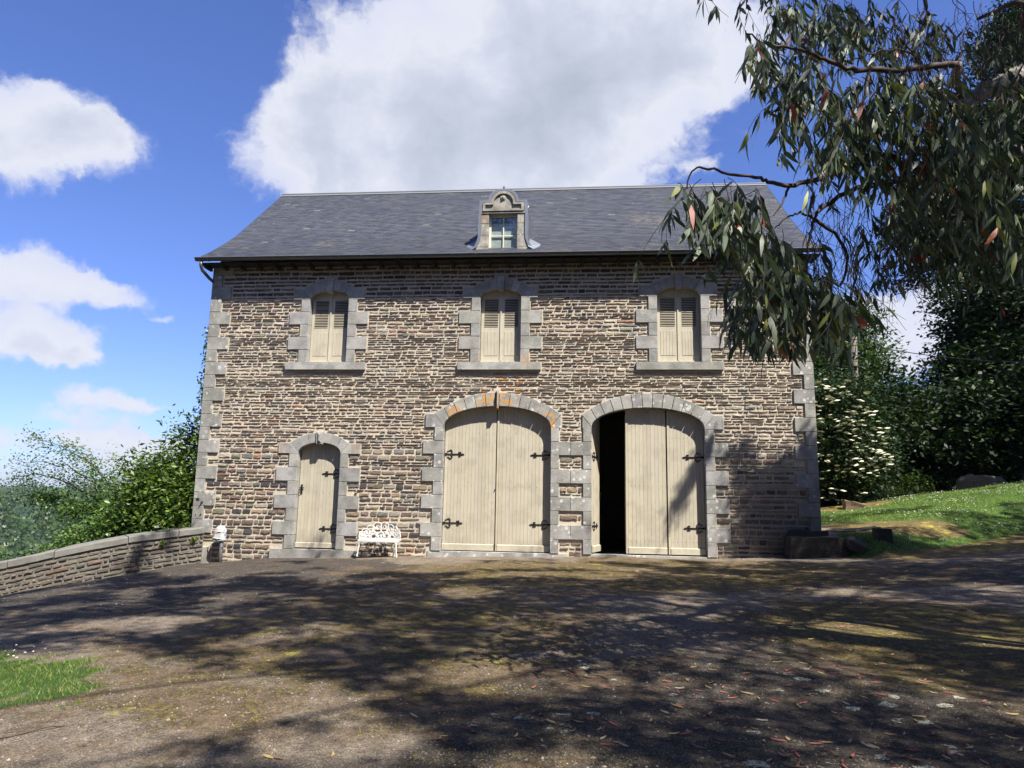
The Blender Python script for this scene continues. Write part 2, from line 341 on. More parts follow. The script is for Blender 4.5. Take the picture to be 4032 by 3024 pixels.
def m_ground():
    m, t, b = material('drive_surface'); a = tintnode(t); sp = t.node('ShaderNodeSeparateColor'); t.put(sp.inputs[0], a.outputs['Color'])
    grass, moss, asph = sp.outputs[0], sp.outputs[1], sp.outputs[2]
    n0 = t.noise(t.pos, .45, 5, .6); n1 = t.noise(t.pos, 2.4, 7, .68); n2 = t.noise(t.pos, 16, 6, .75); n3 = t.noise(t.pos, 85, 4, .7)
    grit = t.mix(t.sstep(n3, .38, .66), (.06, .052, .045), (.27, .235, .195)); grit = t.mix(t.math('MULTIPLY', t.sstep(n2, .35, .65), .6), grit, (.15, .12, .09))
    tar = t.mix(t.sstep(n2, .35, .7), (.032, .029, .027), (.08, .068, .056)); tar = t.mix(t.sstep(n3, .62, .72), tar, (.19, .175, .155))
    af = t.sstep(t.math('ADD', asph, t.math('MULTIPLY', t.math('SUBTRACT', n1, .5), .9)), .38, .62)
    c = t.mix(af, grit, tar)
    earth = t.mix(t.sstep(n2, .3, .7), (.075, .05, .03), (.17, .12, .07))
    ef = t.sstep(t.math('ADD', t.noise(t.pos, 1.1, 6, .7), t.math('MULTIPLY', moss, .25)), .53, .68)
    c = t.mix(t.math('MULTIPLY', ef, .75), c, earth)
    mossc = t.mix(t.sstep(n2, .3, .7), (.05, .042, .012), (.15, .12, .025)); mossc = t.mix(t.sstep(n3, .4, .7), mossc, (.12, .09, .035))
    mf = t.sstep(t.math('ADD', t.math('ADD', n1, t.math('MULTIPLY', t.math('SUBTRACT', n2, .5), .75)), t.math('MULTIPLY', moss, .32)), .66, .80)
    c = t.mix(t.math('MULTIPLY', mf, .8), c, mossc)
    mf2 = t.sstep(t.math('ADD', t.noise(t.vmath('ADD', t.pos, (7, 3, 0)), 1.7, 7, .7), t.math('MULTIPLY', moss, .12)), .69, .74)
    c = t.mix(t.math('MULTIPLY', mf2, .8), c, t.mix(n3, (.16, .15, .025), (.34, .31, .06)))
    rel = t.math('ADD', t.math('MULTIPLY', t.sstep(t.noise(t.pos, 31, 5, .7), .3, .7), .75), t.math('MULTIPLY', t.sstep(t.noise(t.pos, 8, 5, .65), .3, .7), .45)); rc = t.node('ShaderNodeCombineColor')
    for q in range(3): t.put(rc.inputs[q], t.math('ADD', rel, (.54, .485, .42)[q]))
    c = t.mix(1., c, rc.outputs[0], 'MULTIPLY')
    # pale lichen rosettes
    wob = t.vmath('ADD', t.pos, t.vmath('MULTIPLY', t.noise(t.pos, 22, 4, col=True), (.16, .16, .0)))
    v = t.voro(wob, 4.4); x = t.node('ShaderNodeSeparateXYZ'); t.put(x.inputs[0], t.pos)
    lz = t.math('MULTIPLY', t.sstep(x.outputs[1], -10.8, -12.4), t.math('MULTIPLY', t.sstep(x.outputs[0], -1.3, -.2), t.sstep(x.outputs[0], 3.4, 2.2)))
    lz = t.math('MAXIMUM', lz, t.math('MULTIPLY', t.sstep(x.outputs[0], -4.5, -6.5), .35))
    rr = t.math('MULTIPLY', t.math('MULTIPLY', t.sstep(t.noise(t.pos, 2.3, 2), .3, .75), .40), lz)
    lic = t.math('MULTIPLY', t.sstep(v.outputs['Distance'], rr, t.math('SUBTRACT', rr, .03)), t.sstep(rr, .08, .13))
    c = t.mix(t.math('MULTIPLY', lic, t.math('MULTIPLY', t.sstep(t.noise(t.pos, 40, 3), .35, .5), .85)), c, (.50, .52, .42))
    gc = t.mix(t.sstep(n1, .3, .7), (.035, .075, .012), (.075, .14, .022)); gc = t.mix(t.math('MULTIPLY', n3, .6), gc, (.02, .045, .01))
    gf = t.sstep(t.math('ADD', grass, t.math('MULTIPLY', t.math('SUBTRACT', n1, .5), .5)), .38, .6)
    c = t.mix(gf, c, gc)
    # far land: woods and fields
    dd = t.vmath('LENGTH', t.pos); ff = t.sstep(dd, 25, 45)
    fv = t.voro(t.pos, .09); fc = t.mix(t.sstep(t.noise(t.pos, .05, 5, .7), .4, .6), (.018, .036, .012), (.035, .06, .018))
    fc = t.mix(t.math('MULTIPLY', t.sstep(fv.outputs['Distance'], .2, .7), .6), fc, (.012, .025, .010))
    c = t.mix(ff, c, fc)
    t.put(b.inputs['Base Color'], c); b.inputs['Roughness'].default_value = .92; b.inputs['Specular IOR Level'].default_value = .25
    h = t.math('ADD', t.math('MULTIPLY', n3, .6), t.math('ADD', n2, t.math('MULTIPLY', mf, .5)))
    t.put(b.inputs['Normal'], t.bump(h, .9, .03)); return m

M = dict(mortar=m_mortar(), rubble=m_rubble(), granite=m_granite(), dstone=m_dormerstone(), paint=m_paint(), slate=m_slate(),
         iron=m_plain('black_iron', (.012, .012, .016), .45, .3, .3, 20, .3, .003), zinc=m_plain('zinc', (.22, .24, .26), .42, .55, .25, 3),
         ridge=m_plain('ridge_zinc', (.13, .135, .14), .6, .0, .15, 3), gutter=m_plain('old_zinc_gutter', (.10, .105, .11), .4, .6, .35, 4), dark=m_plain('dark_timber', (.02, .016, .012), .8, 0, .3, 6),
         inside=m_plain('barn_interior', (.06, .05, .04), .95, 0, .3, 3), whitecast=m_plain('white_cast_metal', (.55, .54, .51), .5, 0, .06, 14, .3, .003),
         plastic=m_plain('white_plastic_sheet', (.45, .46, .47), .3, 0, .1, 6, .3, .01), pipe=m_plain('weathered_pipe', (.13, .13, .135), .6, .2, .5, 25, .3, .004),
         winpaint=m_plain('cream_window_paint', (.60, .60, .47), .5, 0, .05, 10), curtain=m_plain('net_curtain', (.50, .52, .50), .9, 0, .12, 3),
         oldstone=m_plain('mossy_old_stone', (.04, .034, .025), .95, 0, .55, 5, .9, .03), blackwood=m_plain('tarred_wood', (.018, .018, .017), .9, 0, .6, 12, .8, .02),
         bark=m_plain('grey_bark', (.12, .10, .085), .9, 0, .35, 9, .8, .02), eucbark=m_plain('pale_smooth_bark', (.23, .205, .185), .7, 0, .35, 5, .4, .01),
         twig=m_plain('brown_twig', (.07, .045, .035), .8, 0, .35, 10), stumpw=m_plain('bleached_stump', (.13, .095, .06), .95, 0, .6, 8, .9, .03),
         leaf=m_leaf('broad_leaf'), euleaf=m_leaf('eucalyptus_leaf', .22, .48, .35), darkleaf=m_leaf('dark_leaf', .15, .55, .3), glossy=m_leaf('laurel_leaf', .3, .42, .35),
         grassm=m_leaf('grass_blade', .35, .5, .3), petal=m_plain('white_petal', (.75, .75, .70), .7, 0, .08, 20), dry=m_leaf('dry_leaf', .1, .55, .3),
         pebble=m_plain('pebble', (.25, .22, .19), .85, 0, .4, 30), pole=m_plain('weathered_pole', (.13, .11, .09), .85, 0, .4, 6, .5, .01),
         mossm=m_leaf('moss', .2, .9, .1), roofdark=m_plain('house_roof', (.07, .075, .09), .5), render=m_plain('house_render', (.35, .32, .27), .9))
gm, gt, gb = material('window_glass'); gl_ = gt.node('ShaderNodeBsdfGlossy'); gl_.inputs['Roughness'].default_value = .04; tr_ = gt.node('ShaderNodeBsdfTransparent'); tr_.inputs[0].default_value = (.9, .93, .92, 1)
mx_ = gt.node('ShaderNodeMixShader'); mx_.inputs[0].default_value = .12; gt.l.new(tr_.outputs[0], mx_.inputs[1]); gt.l.new(gl_.outputs[0], mx_.inputs[2]); gt.l.new(mx_.outputs[0], gm.node_tree.nodes['Material Output'].inputs['Surface']); M['glass'] = gm
M['ground'] = m_ground()

# ------------------------------------------------------------------ ground sheet
def axis(lo, hi, step, far, g=1.22):
    a = list(np.arange(lo, hi+1e-6, step)); s = step
    x = hi
    while x < far: s *= g; x += s; a.append(x)
    s = step; x = lo; b = []
    while x > -far: s *= g; x -= s; b.append(x)
    return np.array(b[::-1]+a)
gx = axis(-15, 19, .2, 3500); gy = axis(-20, 12, .2, 3500)
GX, GY = np.meshgrid(gx, gy); ZZ = gz(GX, GY)
near = (np.abs(GX) < 22) & (np.abs(GY) < 22)
ZZ = ZZ+np.where(near, .012*np.sin(GX*2.1+np.sin(GY*1.7)*2)+.012*np.cos(GY*2.7+GX), 0)
def grassmask(x, y):
    """1 on lawn"""
    x = np.asarray(x); y = np.asarray(y)
    e = np.hypot((x+5.85)/2.05, (y+12.95+.12*(x+6))/1.35); patch = smooth(1.12, .72, e+.10*np.sin(x*5+y*3)+.07*np.sin(x*11-y*7))
    edge = -1.3+np.clip(x-7.1, 0, 9)*.58
    lawn = smooth(6.0, 6.6, x)*smooth(-.3, .7, y-edge)
    bare = smooth(1.25, .7, np.hypot((x-7.6)/2.6, (y-1.6)/1.3))+smooth(1.2, .8, np.hypot((x-8.6)/2.2, (y-7.8)/1.2))
    lawn = lawn*(1-np.clip(bare, 0, 1))
    behind = smooth(.3, 1., y-np.interp(x, XW, YW))*(x < -10.2)
    return np.clip(patch+lawn+behind, 0, 1)
def ridgeasph(x, y):   # tarred strips: along the front left and lower right
    a = smooth(2.0, 1.1, np.hypot((x+7.8)/3.0, (y+5.2)/3.4))
    b = smooth(1.3, .7, np.hypot((x-1.2)/2.3, (y+13.6)/2.2)); c = smooth(1.3, .7, np.hypot((x-6.5)/4.5, (y+4.8)/1.7))
    return np.clip(a+b+c, 0, 1)
def mossmask(x, y):
    a = smooth(1.4, .6, np.hypot((x-1.2)/5.5, (y+3.8)/3.2)); b = smooth(1.4, .6, np.hypot((x-3.8)/2.0, (y+10.2)/2.6)); c = smooth(1.4, .5, np.hypot((x+2.2)/2.8, (y+10.5)/4.))
    d = smooth(6.2, 7, x)*smooth(-3, -1, y)
    return np.clip(.8*a+b+.7*c+d, 0, 1)
nx, ny = len(gx), len(gy); idx = np.arange(nx*ny).reshape(ny, nx)
Q = np.stack([idx[:-1, :-1], idx[:-1, 1:], idx[1:, 1:], idx[1:, :-1]], -1).reshape(-1, 4)
tn = np.stack([grassmask(GX, GY), mossmask(GX, GY), ridgeasph(GX, GY)], -1).reshape(-1, 3)
gr = fastmesh('ground', np.stack([GX, GY, ZZ], -1).reshape(-1, 3), Q, M['ground'], tint=tn, smooth=True, origin=(0, 0, 0)); tag(gr, kind='structure')

# ------------------------------------------------------------------ the barn
XL, XR, ZE = -10.28, 5.88, 7.95
barn = empty('stone_barn', (-2.2, 0, 0))
tag(barn, 'long stone coach house with slate roof, three shuttered windows and two arched gates', 'barn')
def ell(c, a, zs, b): return lambda x: zs+b*math.sqrt(max(0, 1-((x-c)/a)**2))
class Op: pass
def opening(c, a, z0, zs, b, ze, xe, zc, key, nv, d, xo=None):
    o = Op(); o.c = c; o.a = a; o.z0 = z0; o.zs = zs; o.b = b; o.ze = ze; o.xe = xe; o.zc = zc; o.key = key; o.nv = nv; o.d = d; o.top = ell(c, a, zs, b)
    n = 40
    o.intr = [(c-a*math.cos(math.pi*i/n), zs+b*math.sin(math.pi*i/n)) for i in range(n+1)]
    # extrados: circular arc through (c-xe, ze), (c, zc)
    h = zc-ze; R = (xe*xe+h*h)/(2*h); th = math.asin(min(1, xe/R))
    if h > xe: th = math.pi-th
    o.extr = [(c+R*math.sin(-th+2*th*i/n), zc-R+R*math.cos(-th+2*th*i/n)) for i in range(n+1)]
    return o
def arcpt(P, k):
    L = [0]
    for a, b in zip(P, P[1:]): L.append(L[-1]+math.hypot(b[0]-a[0], b[1]-a[1]))
    s = k*L[-1]
    for i in range(len(P)-1):
        if s <= L[i+1]+1e-9:
            u = (s-L[i])/(L[i+1]-L[i]); return (P[i][0]+(P[i+1][0]-P[i][0])*u, P[i][1]+(P[i+1][1]-P[i][1])*u)
    return P[-1]
#            c      a     z0    zs    b    ze   xe    zc   key nv depth
W1 = opening(-6.87, .545, 5.15, 6.93, .24, 7.20, .76, 7.45, 1, 3, .2)
W2 = opening(-2.13, .545, 5.15, 6.93, .24, 7.20, .76, 7.45, 1, 3, .2)
W3 = opening(2.565, .555, 5.15, 6.93, .24, 7.20, .76, 7.45, 1, 3, .2)
DR = opening(-6.90, .580, .20, 2.70, .27, 2.96, .80, 3.24, 1, 3, .19)
G1 = opening(-2.16, 1.405, .24, 3.45, .53, 3.76, 1.67, 4.34, 1, 6, .19)
G2 = opening(1.72, 1.425, .26, 3.45, .51, 3.76, 1.68, 4.33, 0, 13, .19)
OPS = [W1, W2, W3, DR, G1, G2]
blocks = []    # (polygon, y_front, depth, name)
JIT = random.Random(5)
def block(poly, yf=-.052, name='granite_block', ch=.007): blocks.append((poly, yf+JIT.uniform(-.004, .004), name, ch))
def rect(x0, x1, z0, z1, g=.0045): return [(x0+g, z0+g), (x1-g, z0+g), (x1-g, z1-g), (x0+g, z1-g)]
blocked_rects = []
def rblock(x0, x1, z0, z1, **k): block(rect(x0, x1, z0, z1), **k); blocked_rects.append((x0, x1, z0, z1))
def arch(o, xo_l, xo_r, zimp, nm):
    # springer blocks
    cl, cr = o.c-o.a, o.c+o.a
    pl = [(o.c-xo_l, zimp), (cl, zimp), (cl, o.zs), (o.c-o.xe, o.ze), (o.c-xo_l, o.ze)]
    pr = [(cr, zimp), (o.c+xo_r, zimp), (o.c+xo_r, o.ze), (o.c+o.xe, o.ze), (cr, o.zs)]
    block(pl, name='springer_stone'); block(pr, name='springer_stone')
    blocked_rects.append((o.c-xo_l, cl, zimp, o.ze)); blocked_rects.append((cr, o.c+xo_r, zimp, o.ze))
    if o.key:
        kw = .055 if o.nv == 6 else .14 if o.nv == 3 and o.z0 > 4 else .13
    ks = []
    if o.key:
        kk = kw/1.0*(.5 if o.nv == 6 else 1.)
        ks = [.5*(i/o.nv)*(1-kk*0.9) for i in range(o.nv+1)]
        ks = [(a, b) for a, b in zip(ks, ks[1:])]+[(1-b, 1-a) for a, b in zip(ks, ks[1:])][::-1]
        ke = .5*(1-kk*.9)
    else: ks = [(i/o.nv, (i+1)/o.nv) for i in range(o.nv)]
    for a, b in ks:
        g = .0022; a += g; b -= g
        P = [arcpt(o.intr, a+(b-a)*q/3) for q in range(4)]+[arcpt(o.extr, b-(b-a)*q/3) for q in range(4)]
        block(P, name='voussoir', ch=.006)
    if o.key:
        i0, i1 = arcpt(o.intr, ke+.003), arcpt(o.intr, 1-ke-.003); e0, e1 = arcpt(o.extr, ke+.003), arcpt(o.extr, 1-ke-.003)
        if o.nv == 6: P = [(i0[0], i0[1]-.07), (i1[0], i1[1]-.07), (e1[0], e1[1]+.07), (e0[0], e0[1]+.07)]
        elif o.z0 > 4: P = [(i0[0], i0[1]-.05), (i1[0], i1[1]-.05), (e1[0]+.01, e1[1]+.07), (e0[0]-.01, e0[1]+.07)]
        else: P = [(i0[0]-.01, i0[1]-.04), (i1[0]+.01, i1[1]-.04), (e1[0], e1[1]+.03), (e0[0], e0[1]+.03)]
        o.keypoly = P; block(P, yf=-.10, name='keystone', ch=.012)
for o in (W1, W2, W3):
    arch(o, 1.01, .99, 6.915, 'w')
    for i, (z0, z1, lg) in enumerate([(6.56, 6.915, 0), (6.205, 6.56, 1), (5.855, 6.205, 0), (5.505, 5.855, 1), (5.15, 5.505, 0)]):
        w = 1.115+JIT.uniform(-.01, .01) if lg else .79
        rblock(o.c-w, o.c-o.a, z0, z1); rblock(o.c+o.a, o.c+w, z0, z1)
    rblock(o.c-1.125, o.c+1.105, 4.94, 5.15, yf=-.10, name='window_sill')
arch(DR, 1.13, 1.11, 2.68, 'd')
for z0, z1, lg in [(2.32, 2.68, 0), (1.95, 2.32, 1), (1.59, 1.95, 0), (1.235, 1.59, 1), (.90, 1.235, 0), (.55, .90, 1), (.20, .55, 0)]:
    w = 1.16 if lg else .82
    rblock(DR.c-w, DR.c-DR.a, z0, z1); rblock(DR.c+DR.a, DR.c+(w-.03 if lg else w-.02), z0, z1)
rblock(-8.08, -5.72, -.32, .195, yf=-.09, name='doorstep')
arch(G1, 1.90, 1.66, 3.41, 'g')
arch(G2, 1.66, 1.90, 3.41, 'h')
rows = [(3.06, 3.41, 0), (2.71, 3.06, 1), (2.355, 2.71, 0), (1.995, 2.355, 1), (1.655, 1.995, 0), (1.30, 1.655, 1), (.95, 1.30, 0), (.59, .95, 1), (.235, .59, 0)]
for z0, z1, lg in rows:
    rblock(-4.11 if lg else -3.81, G1.c-G1.a, z0, z1); rblock(G2.c+G2.a, 3.71 if lg else 3.385, z0, z1)
    if lg: rblock(G1.c+G1.a, -.245, z0, z1); rblock(-.245, G2.c-G2.a, z0, z1)
    else: rblock(G1.c+G1.a, -.535, z0, z1); rblock(.075, G2.c-G2.a, z0, z1)
rblock(-3.9, -.3, -.2, .235, yf=-.03, name='threshold'); rblock(.2, 3.3, -.2, .245, yf=-.03, name='threshold')
# corner quoins
qb = [7.95, 7.64, 7.30, 6.94, 6.58, 6.22, 5.865, 5.51, 5.16, 4.81, 4.445, 4.08, 3.725, 3.37, 3.02, 2.67, 2.32, 1.97, 1.615, 1.26, .905, .55, .2, -.3]
for i, (z1, z0) in enumerate(zip(qb, qb[1:])):
    lg = i % 2 == 0; j = JIT.uniform(-.02, .02)
    rblock(XL-.012, (-9.71 if lg else -9.99)+j, z0, z1, name='quoin')
    rblock((5.36 if lg else 5.63)+j, XR+.012, z0, z1, name='quoin')
# front wall sheet with openings
import bmesh
def wall_sheet():
    bm = bmesh.new(); edges = []
    def loop(P):
        vs = [bm.verts.new((x, 0, z)) for x, z in P]
        for a, b in zip(vs, vs[1:]+vs[:1]): edges.append(bm.edges.new((a, b)))
    loop([(XL, -2), (XR, -2), (XR, ZE), (XL, ZE)])
    for o in OPS:
        P = [(o.c-o.a-.06, o.z0-.02), (o.c+o.a+.06, o.z0-.02), (o.c+o.a+.06, o.zs)]+[(o.c+(x-o.c)*1.05, o.zs+(z-o.zs)*1.15) for x, z in o.intr[::-1]][1:-1:3]+[(o.c-o.a-.06, o.zs)]
        loop(P)
    r = bmesh.ops.triangle_fill(bm, edges=edges, use_beauty=True)
    me = bpy.data.meshes.new('front_wall'); bm.to_mesh(me); bm.free(); me.materials.append(M['mortar'])
    o = bpy.data.objects.new('front_wall', me); linkobj(o, barn, (0, 0, 0)); return o
fwall = wall_sheet()
for poly, yf, nm, ch in blocks:
    b = MB(); k = JIT.uniform(.78, 1.12); b.tint = (k, k*JIT.uniform(.97, 1.01), k*JIT.uniform(.93, 1.02)); b.prism(poly, yf, .30, ch)
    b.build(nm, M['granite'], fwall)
for o, s in ((DR, 1), (G1, 1.6)):      # pyramid faceted keystones
    xs = [p[0] for p in o.keypoly]; zs = [p[1] for p in o.keypoly]; x0, x1, z0, z1 = min(xs)+.02, max(xs)-.02, min(zs)+.03, max(zs)-.02
    cx = (x0+x1)/2; b = MB(); b.tint = (.75, .75, .72)
    v = b.vs([(x0+.01, -.097, z0), (x1-.01, -.097, z0), (x1, -.097, z1), (x0, -.097, z1), (cx, -.16, z0+.07), (cx, -.16, z1-.07)])
    b.f(v[0], v[1], v[4]); b.f(v[1], v[2], v[5], v[4]); b.f(v[2], v[3], v[5]); b.f(v[3], v[0], v[4], v[5]); b.build('keystone_point', M['granite'], fwall)

# rubble -------------------------------------------------------------
archpoly = []
for o in (W1, W2, W3, DR, G1, G2): archpoly.append((o, min(p[1] for p in o.extr)))
def blocked(x, z):
    for x0, x1, z0, z1 in blocked_rects:
        if x0-.012 < x < x1+.012 and z0-.004 < z < z1+.004: return True
    for o in OPS:
        if abs(x-o.c) < o.a and o.z0 < z < o.top(x): return True
        if abs(x-o.c) < o.xe+.02 and z > o.zs-.02:
            h = o.zc-o.ze; R = (o.xe**2+h*h)/(2*h)
            if math.hypot(x-o.c, z-(o.zc-R)) < R+.012 and z < o.zc+.02: return True
        if o.key and abs(x-o.c) < (.07 if o.nv == 6 else .17) and o.top(o.c)-.1 < z < o.zc+.09: return True
    return False
PAL = [((.155, .122, .088), 4.5), ((.084, .059, .049), 5), ((.115, .092, .068), 5), ((.078, .078, .075), 3.2), ((.105, .10, .07), 2.5), ((.15, .075, .045), .6), ((.035, .030, .032), 3.0), ((.19, .17, .14), 1.8), ((.095, .068, .052), 3)]
PT = sum(w for _, w in PAL)
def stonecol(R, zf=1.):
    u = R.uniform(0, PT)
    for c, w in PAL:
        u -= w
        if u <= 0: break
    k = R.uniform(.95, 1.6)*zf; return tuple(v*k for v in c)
def stone_mesh(b, R, x0, x1, z0, z1, y=-.002, d=.02, place=None):
    w, h = x1-x0, z1-z0; n = max(3, min(6, int(w/.06)+2)); pts = []
    cut = [R.uniform(.02, .22)*h for _ in range(4)]; wav = R.uniform(.01, .035)
    for i in range(n):
        u = i/(n-1); pts.append((x0+w*u, z0+R.uniform(0, wav)))
    for i in range(n):
        u = 1-i/(n-1); pts.append((x0+w*u, z1-R.uniform(0, wav)))
    pts[0] = (x0+cut[0]*.6, z0+R.uniform(0, .02)); pts[n-1] = (x1-cut[1]*.8, z0+R.uniform(0, .02)); pts[n] = (x1-cut[2]*.5, z1-R.uniform(0, .01)); pts[-1] = (x0+cut[3]*.6, z1-R.uniform(0, .01))
    pts.insert(n, (x1, (z0+z1)/2+R.uniform(-.2, .2)*h)); pts.append((x0, (z0+z1)/2+R.uniform(-.2, .2)*h))
    m = len(pts); cx, cz = (x0+x1)/2, (z0+z1)/2; T = place or (lambda x, yy, z: (x, yy, z))
    back = b.vs([T(px, y+.012, pz) for px, pz in pts])
    dd = d*R.uniform(.5, 1.3); tz = R.uniform(-.35, .35); tx = R.uniform(-.25, .25)
    def fy(px, pz): return y-dd*(1+tz*(pz-cz)/h*2*.6+tx*(px-cx)/w*2*.6)+R.uniform(-.004, .004)
    fr = b.vs([T(px+(cx-px)/w*.025+0, fy(px, pz), pz+(cz-pz)/h*.022) for px, pz in pts])
    # ragged inner ridge line
    k = [b.v(T(cx-w*.25, fy(cx, cz)-R.uniform(-.004, .012), cz+R.uniform(-.2, .2)*h)), b.v(T(cx+w*.25, fy(cx, cz)-R.uniform(-.004, .012), cz+R.uniform(-.2, .2)*h))]
    for i in range(m): j = (i+1) % m; b.f(back[i], back[j], fr[j], fr[i])
    for i in range(m):
        j = (i+1) % m; ci = k[0] if pts[i][0] < cx else k[1]; cj = k[0] if pts[j][0] < cx else k[1]
        if ci == cj: b.f(fr[i], fr[j], ci)
        else: b.f(fr[i], fr[j], cj, ci)
def courses(R, z, ztop):
    out = []
    while z < ztop:
        h = R.choice([.052, .06, .07, .085, .10, .115] if 2.9 < z < 6.8 else [.055, .075, .10, .12, .135, .15, .16]); out.append((z, min(z+h, ztop))); z += h
    return out
R = random.Random(21); stones = []
for z0, z1 in courses(R, -.3, 7.95):
    xs = np.arange(XL, XR, .012); za, zb = z0+.018, z1-.012
    bl = [blocked(x, za) or blocked(x, zb) or blocked(x, (za+zb)/2) for x in xs]
    i = 0
    while i < len(xs):
        if bl[i]: i += 1; continue
        j = i
        while j < len(xs) and not bl[j]: j += 1
        a, bb = xs[i], xs[j-1]; i = j
        if bb-a < .05: continue
        x = a+.004; h = z1-z0
        while x < bb-.03:
            L = R.uniform(.13, .34)+(R.random() < .35)*R.uniform(.05, .22)
            if h < .07: L *= 1.25
            xe = min(x+L, bb)
            if bb-xe < .07: xe = bb
            g = R.uniform(.006, .019); gz_ = R.uniform(.014, .030)*(1 if 2.9 < z0 < 6.8 else 1.25); dz = .008*math.sin(x*1.7+z0*3)
            if xe-x > .04 and h > .035: stones.append((x, xe-g, z0+gz_*.5+dz, z1-gz_*.5+dz))
            x = xe
            if R.random() < .06: x += .03
stones.sort(key=lambda s: -(s[1]-s[0])*(s[3]-s[2]))
rest = MB()
def zfac(s): return float(np.interp(s[2], [0, 2.4, 3.2, 6.4, 6.9, 8], [1., 1., 1.35, 1.3, .62, .5]))  # upper stones tinted darker: less lime, with eave shade put into the colour
for i, s in enumerate(stones):
    if i < 300:
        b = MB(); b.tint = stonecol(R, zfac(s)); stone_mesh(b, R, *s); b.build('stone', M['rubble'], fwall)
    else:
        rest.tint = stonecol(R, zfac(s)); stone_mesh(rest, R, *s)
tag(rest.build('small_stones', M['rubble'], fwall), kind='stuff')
print('stones', len(stones))

# rest of the shell: side and back walls, interior
b = MB(); b.box(XL, XL+.5, .002, 9.1, -2.5, 7.95); b.box(XR-.5, XR, .002, 9.1, -1, 7.95); b.box(XL+.5, XR-.5, 8.6, 9.1, -2.5, 7.95)
for X in (XL, XR-.4):
    v0 = b.vs([(X, .05, 7.95), (X+.4, .05, 7.95), (X+.4, 9.05, 7.95), (X, 9.05, 7.95), (X, 4.55, 11.95), (X+.4, 4.55, 11.95)])
    b.f(v0[0], v0[4], v0[3]); b.f(v0[1], v0[2], v0[5]); b.f(v0[0], v0[1], v0[5], v0[4]); b.f(v0[2], v0[3], v0[4], v0[5])
b.build('side_walls', M['mortar'], barn)
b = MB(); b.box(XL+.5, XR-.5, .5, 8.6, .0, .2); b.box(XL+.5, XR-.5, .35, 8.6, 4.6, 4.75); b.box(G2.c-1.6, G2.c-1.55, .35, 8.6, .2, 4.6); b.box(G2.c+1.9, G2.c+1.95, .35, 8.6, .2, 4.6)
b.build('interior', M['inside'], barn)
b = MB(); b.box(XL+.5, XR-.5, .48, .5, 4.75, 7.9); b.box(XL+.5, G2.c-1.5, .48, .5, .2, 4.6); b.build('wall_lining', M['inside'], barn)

# doors --------------------------------------------------------------
def hinge(parent, x, z, s, y):
    """wrought strap hinge starting at x, pointing in direction s"""
    b = MB(); L = .52
    b.box(min(x, x+s*.07), max(x, x+s*.07), y-.022, y-.004, z-.026, z+.026); b.box(min(x, x+s*.44), max(x, x+s*.44), y-.018, y-.004, z-.0135, z+.0135)
    for q in (1, -1):
        P = [(.17, .012), (.20, .04), (.205, .075), (.18, .105), (.145, .11), (.115, .09), (.085, .07), (.065, .085)]
        b.tube([(x+s*u, y-.012, z+q*w) for u, w in P], [.015, .015, .015, .015, .013, .011, .010, .011], 5)
        P = [(.415, .012), (.435, .035), (.42, .058), (.40, .055), (.375, .045), (.365, .058)]
        b.tube([(x+s*u, y-.012, z+q*w) for u, w in P], [.012, .014, .013, .009, .009, .009], 5)
    v = [(x+s*.43, z), (x+s*.475, z+.02), (x+s*.53, z), (x+s*.475, z-.02)]
    if s < 0: v = v[::-1]
    b.prism(v[::-1], y-.02, y-.004); return b.build('hinge', M['iron'], parent)
def planks(parent, x0, x1, z0, top, y, n, th=.025):
    w = (x1-x0)/n
    for i in range(n):
        a, c = x0+w*i+.002, x0+w*(i+1)-.002; b = MB(); k = random.uniform(.93, 1.05); b.tint = (k, k, k*random.uniform(.97, 1.02)); yy = y+random.uniform(-.0015, .0015)
        P = [(a, z0), (c, z0)]+[(c+(a-c)*q/3, top(c+(a-c)*q/3)-.006) for q in range(4)]
        b.prism(P, yy, yy+th, .004); b.build('plank', M['paint'], parent)
def nails(parent, xs, zs, y):
    b = MB()
    for z in zs:
        for x in xs:
            b.prism([(x+.007*math.cos(a), z+random.uniform(-.003, .003)+.007*math.sin(a)) for a in (0, 1.05, 2.1, 3.14, 4.2, 5.2)], y-.004, y)
    o = b.build('nail_heads', M['iron'], parent); tag(o, kind='stuff')
YD = .17
def rail(parent, x0, x1, z0, z1, y, nm='bottom_rail'):
    b = MB(); b.tint = (1.12, 1.12, 1.1)
    v = b.vs([(x0, y-.045, z0), (x1, y-.045, z0), (x1, y-.045, z1-.02), (x0, y-.045, z1-.02), (x0, y, z1), (x1, y, z1), (x0, y, z0), (x1, y, z0)])
    b.f(v[0], v[1], v[2], v[3]); b.f(v[3], v[2], v[5], v[4]); b.f(v[0], v[3], v[4], v[6]); b.f(v[1], v[7], v[5], v[2]); b.build(nm, M['paint'], parent)
def backing(name, x0, x1, z0, top, y, parent, n=16):
    P = [(x0, z0), (x1, z0)]+[(x1+(x0-x1)*q/n, top(x1+(x0-x1)*q/n)) for q in range(n+1)]
    b = MB(); b.tint = (.8, .8, .8); b.prism(P, y, y+.02); return b.build(name, M['paint'], parent)
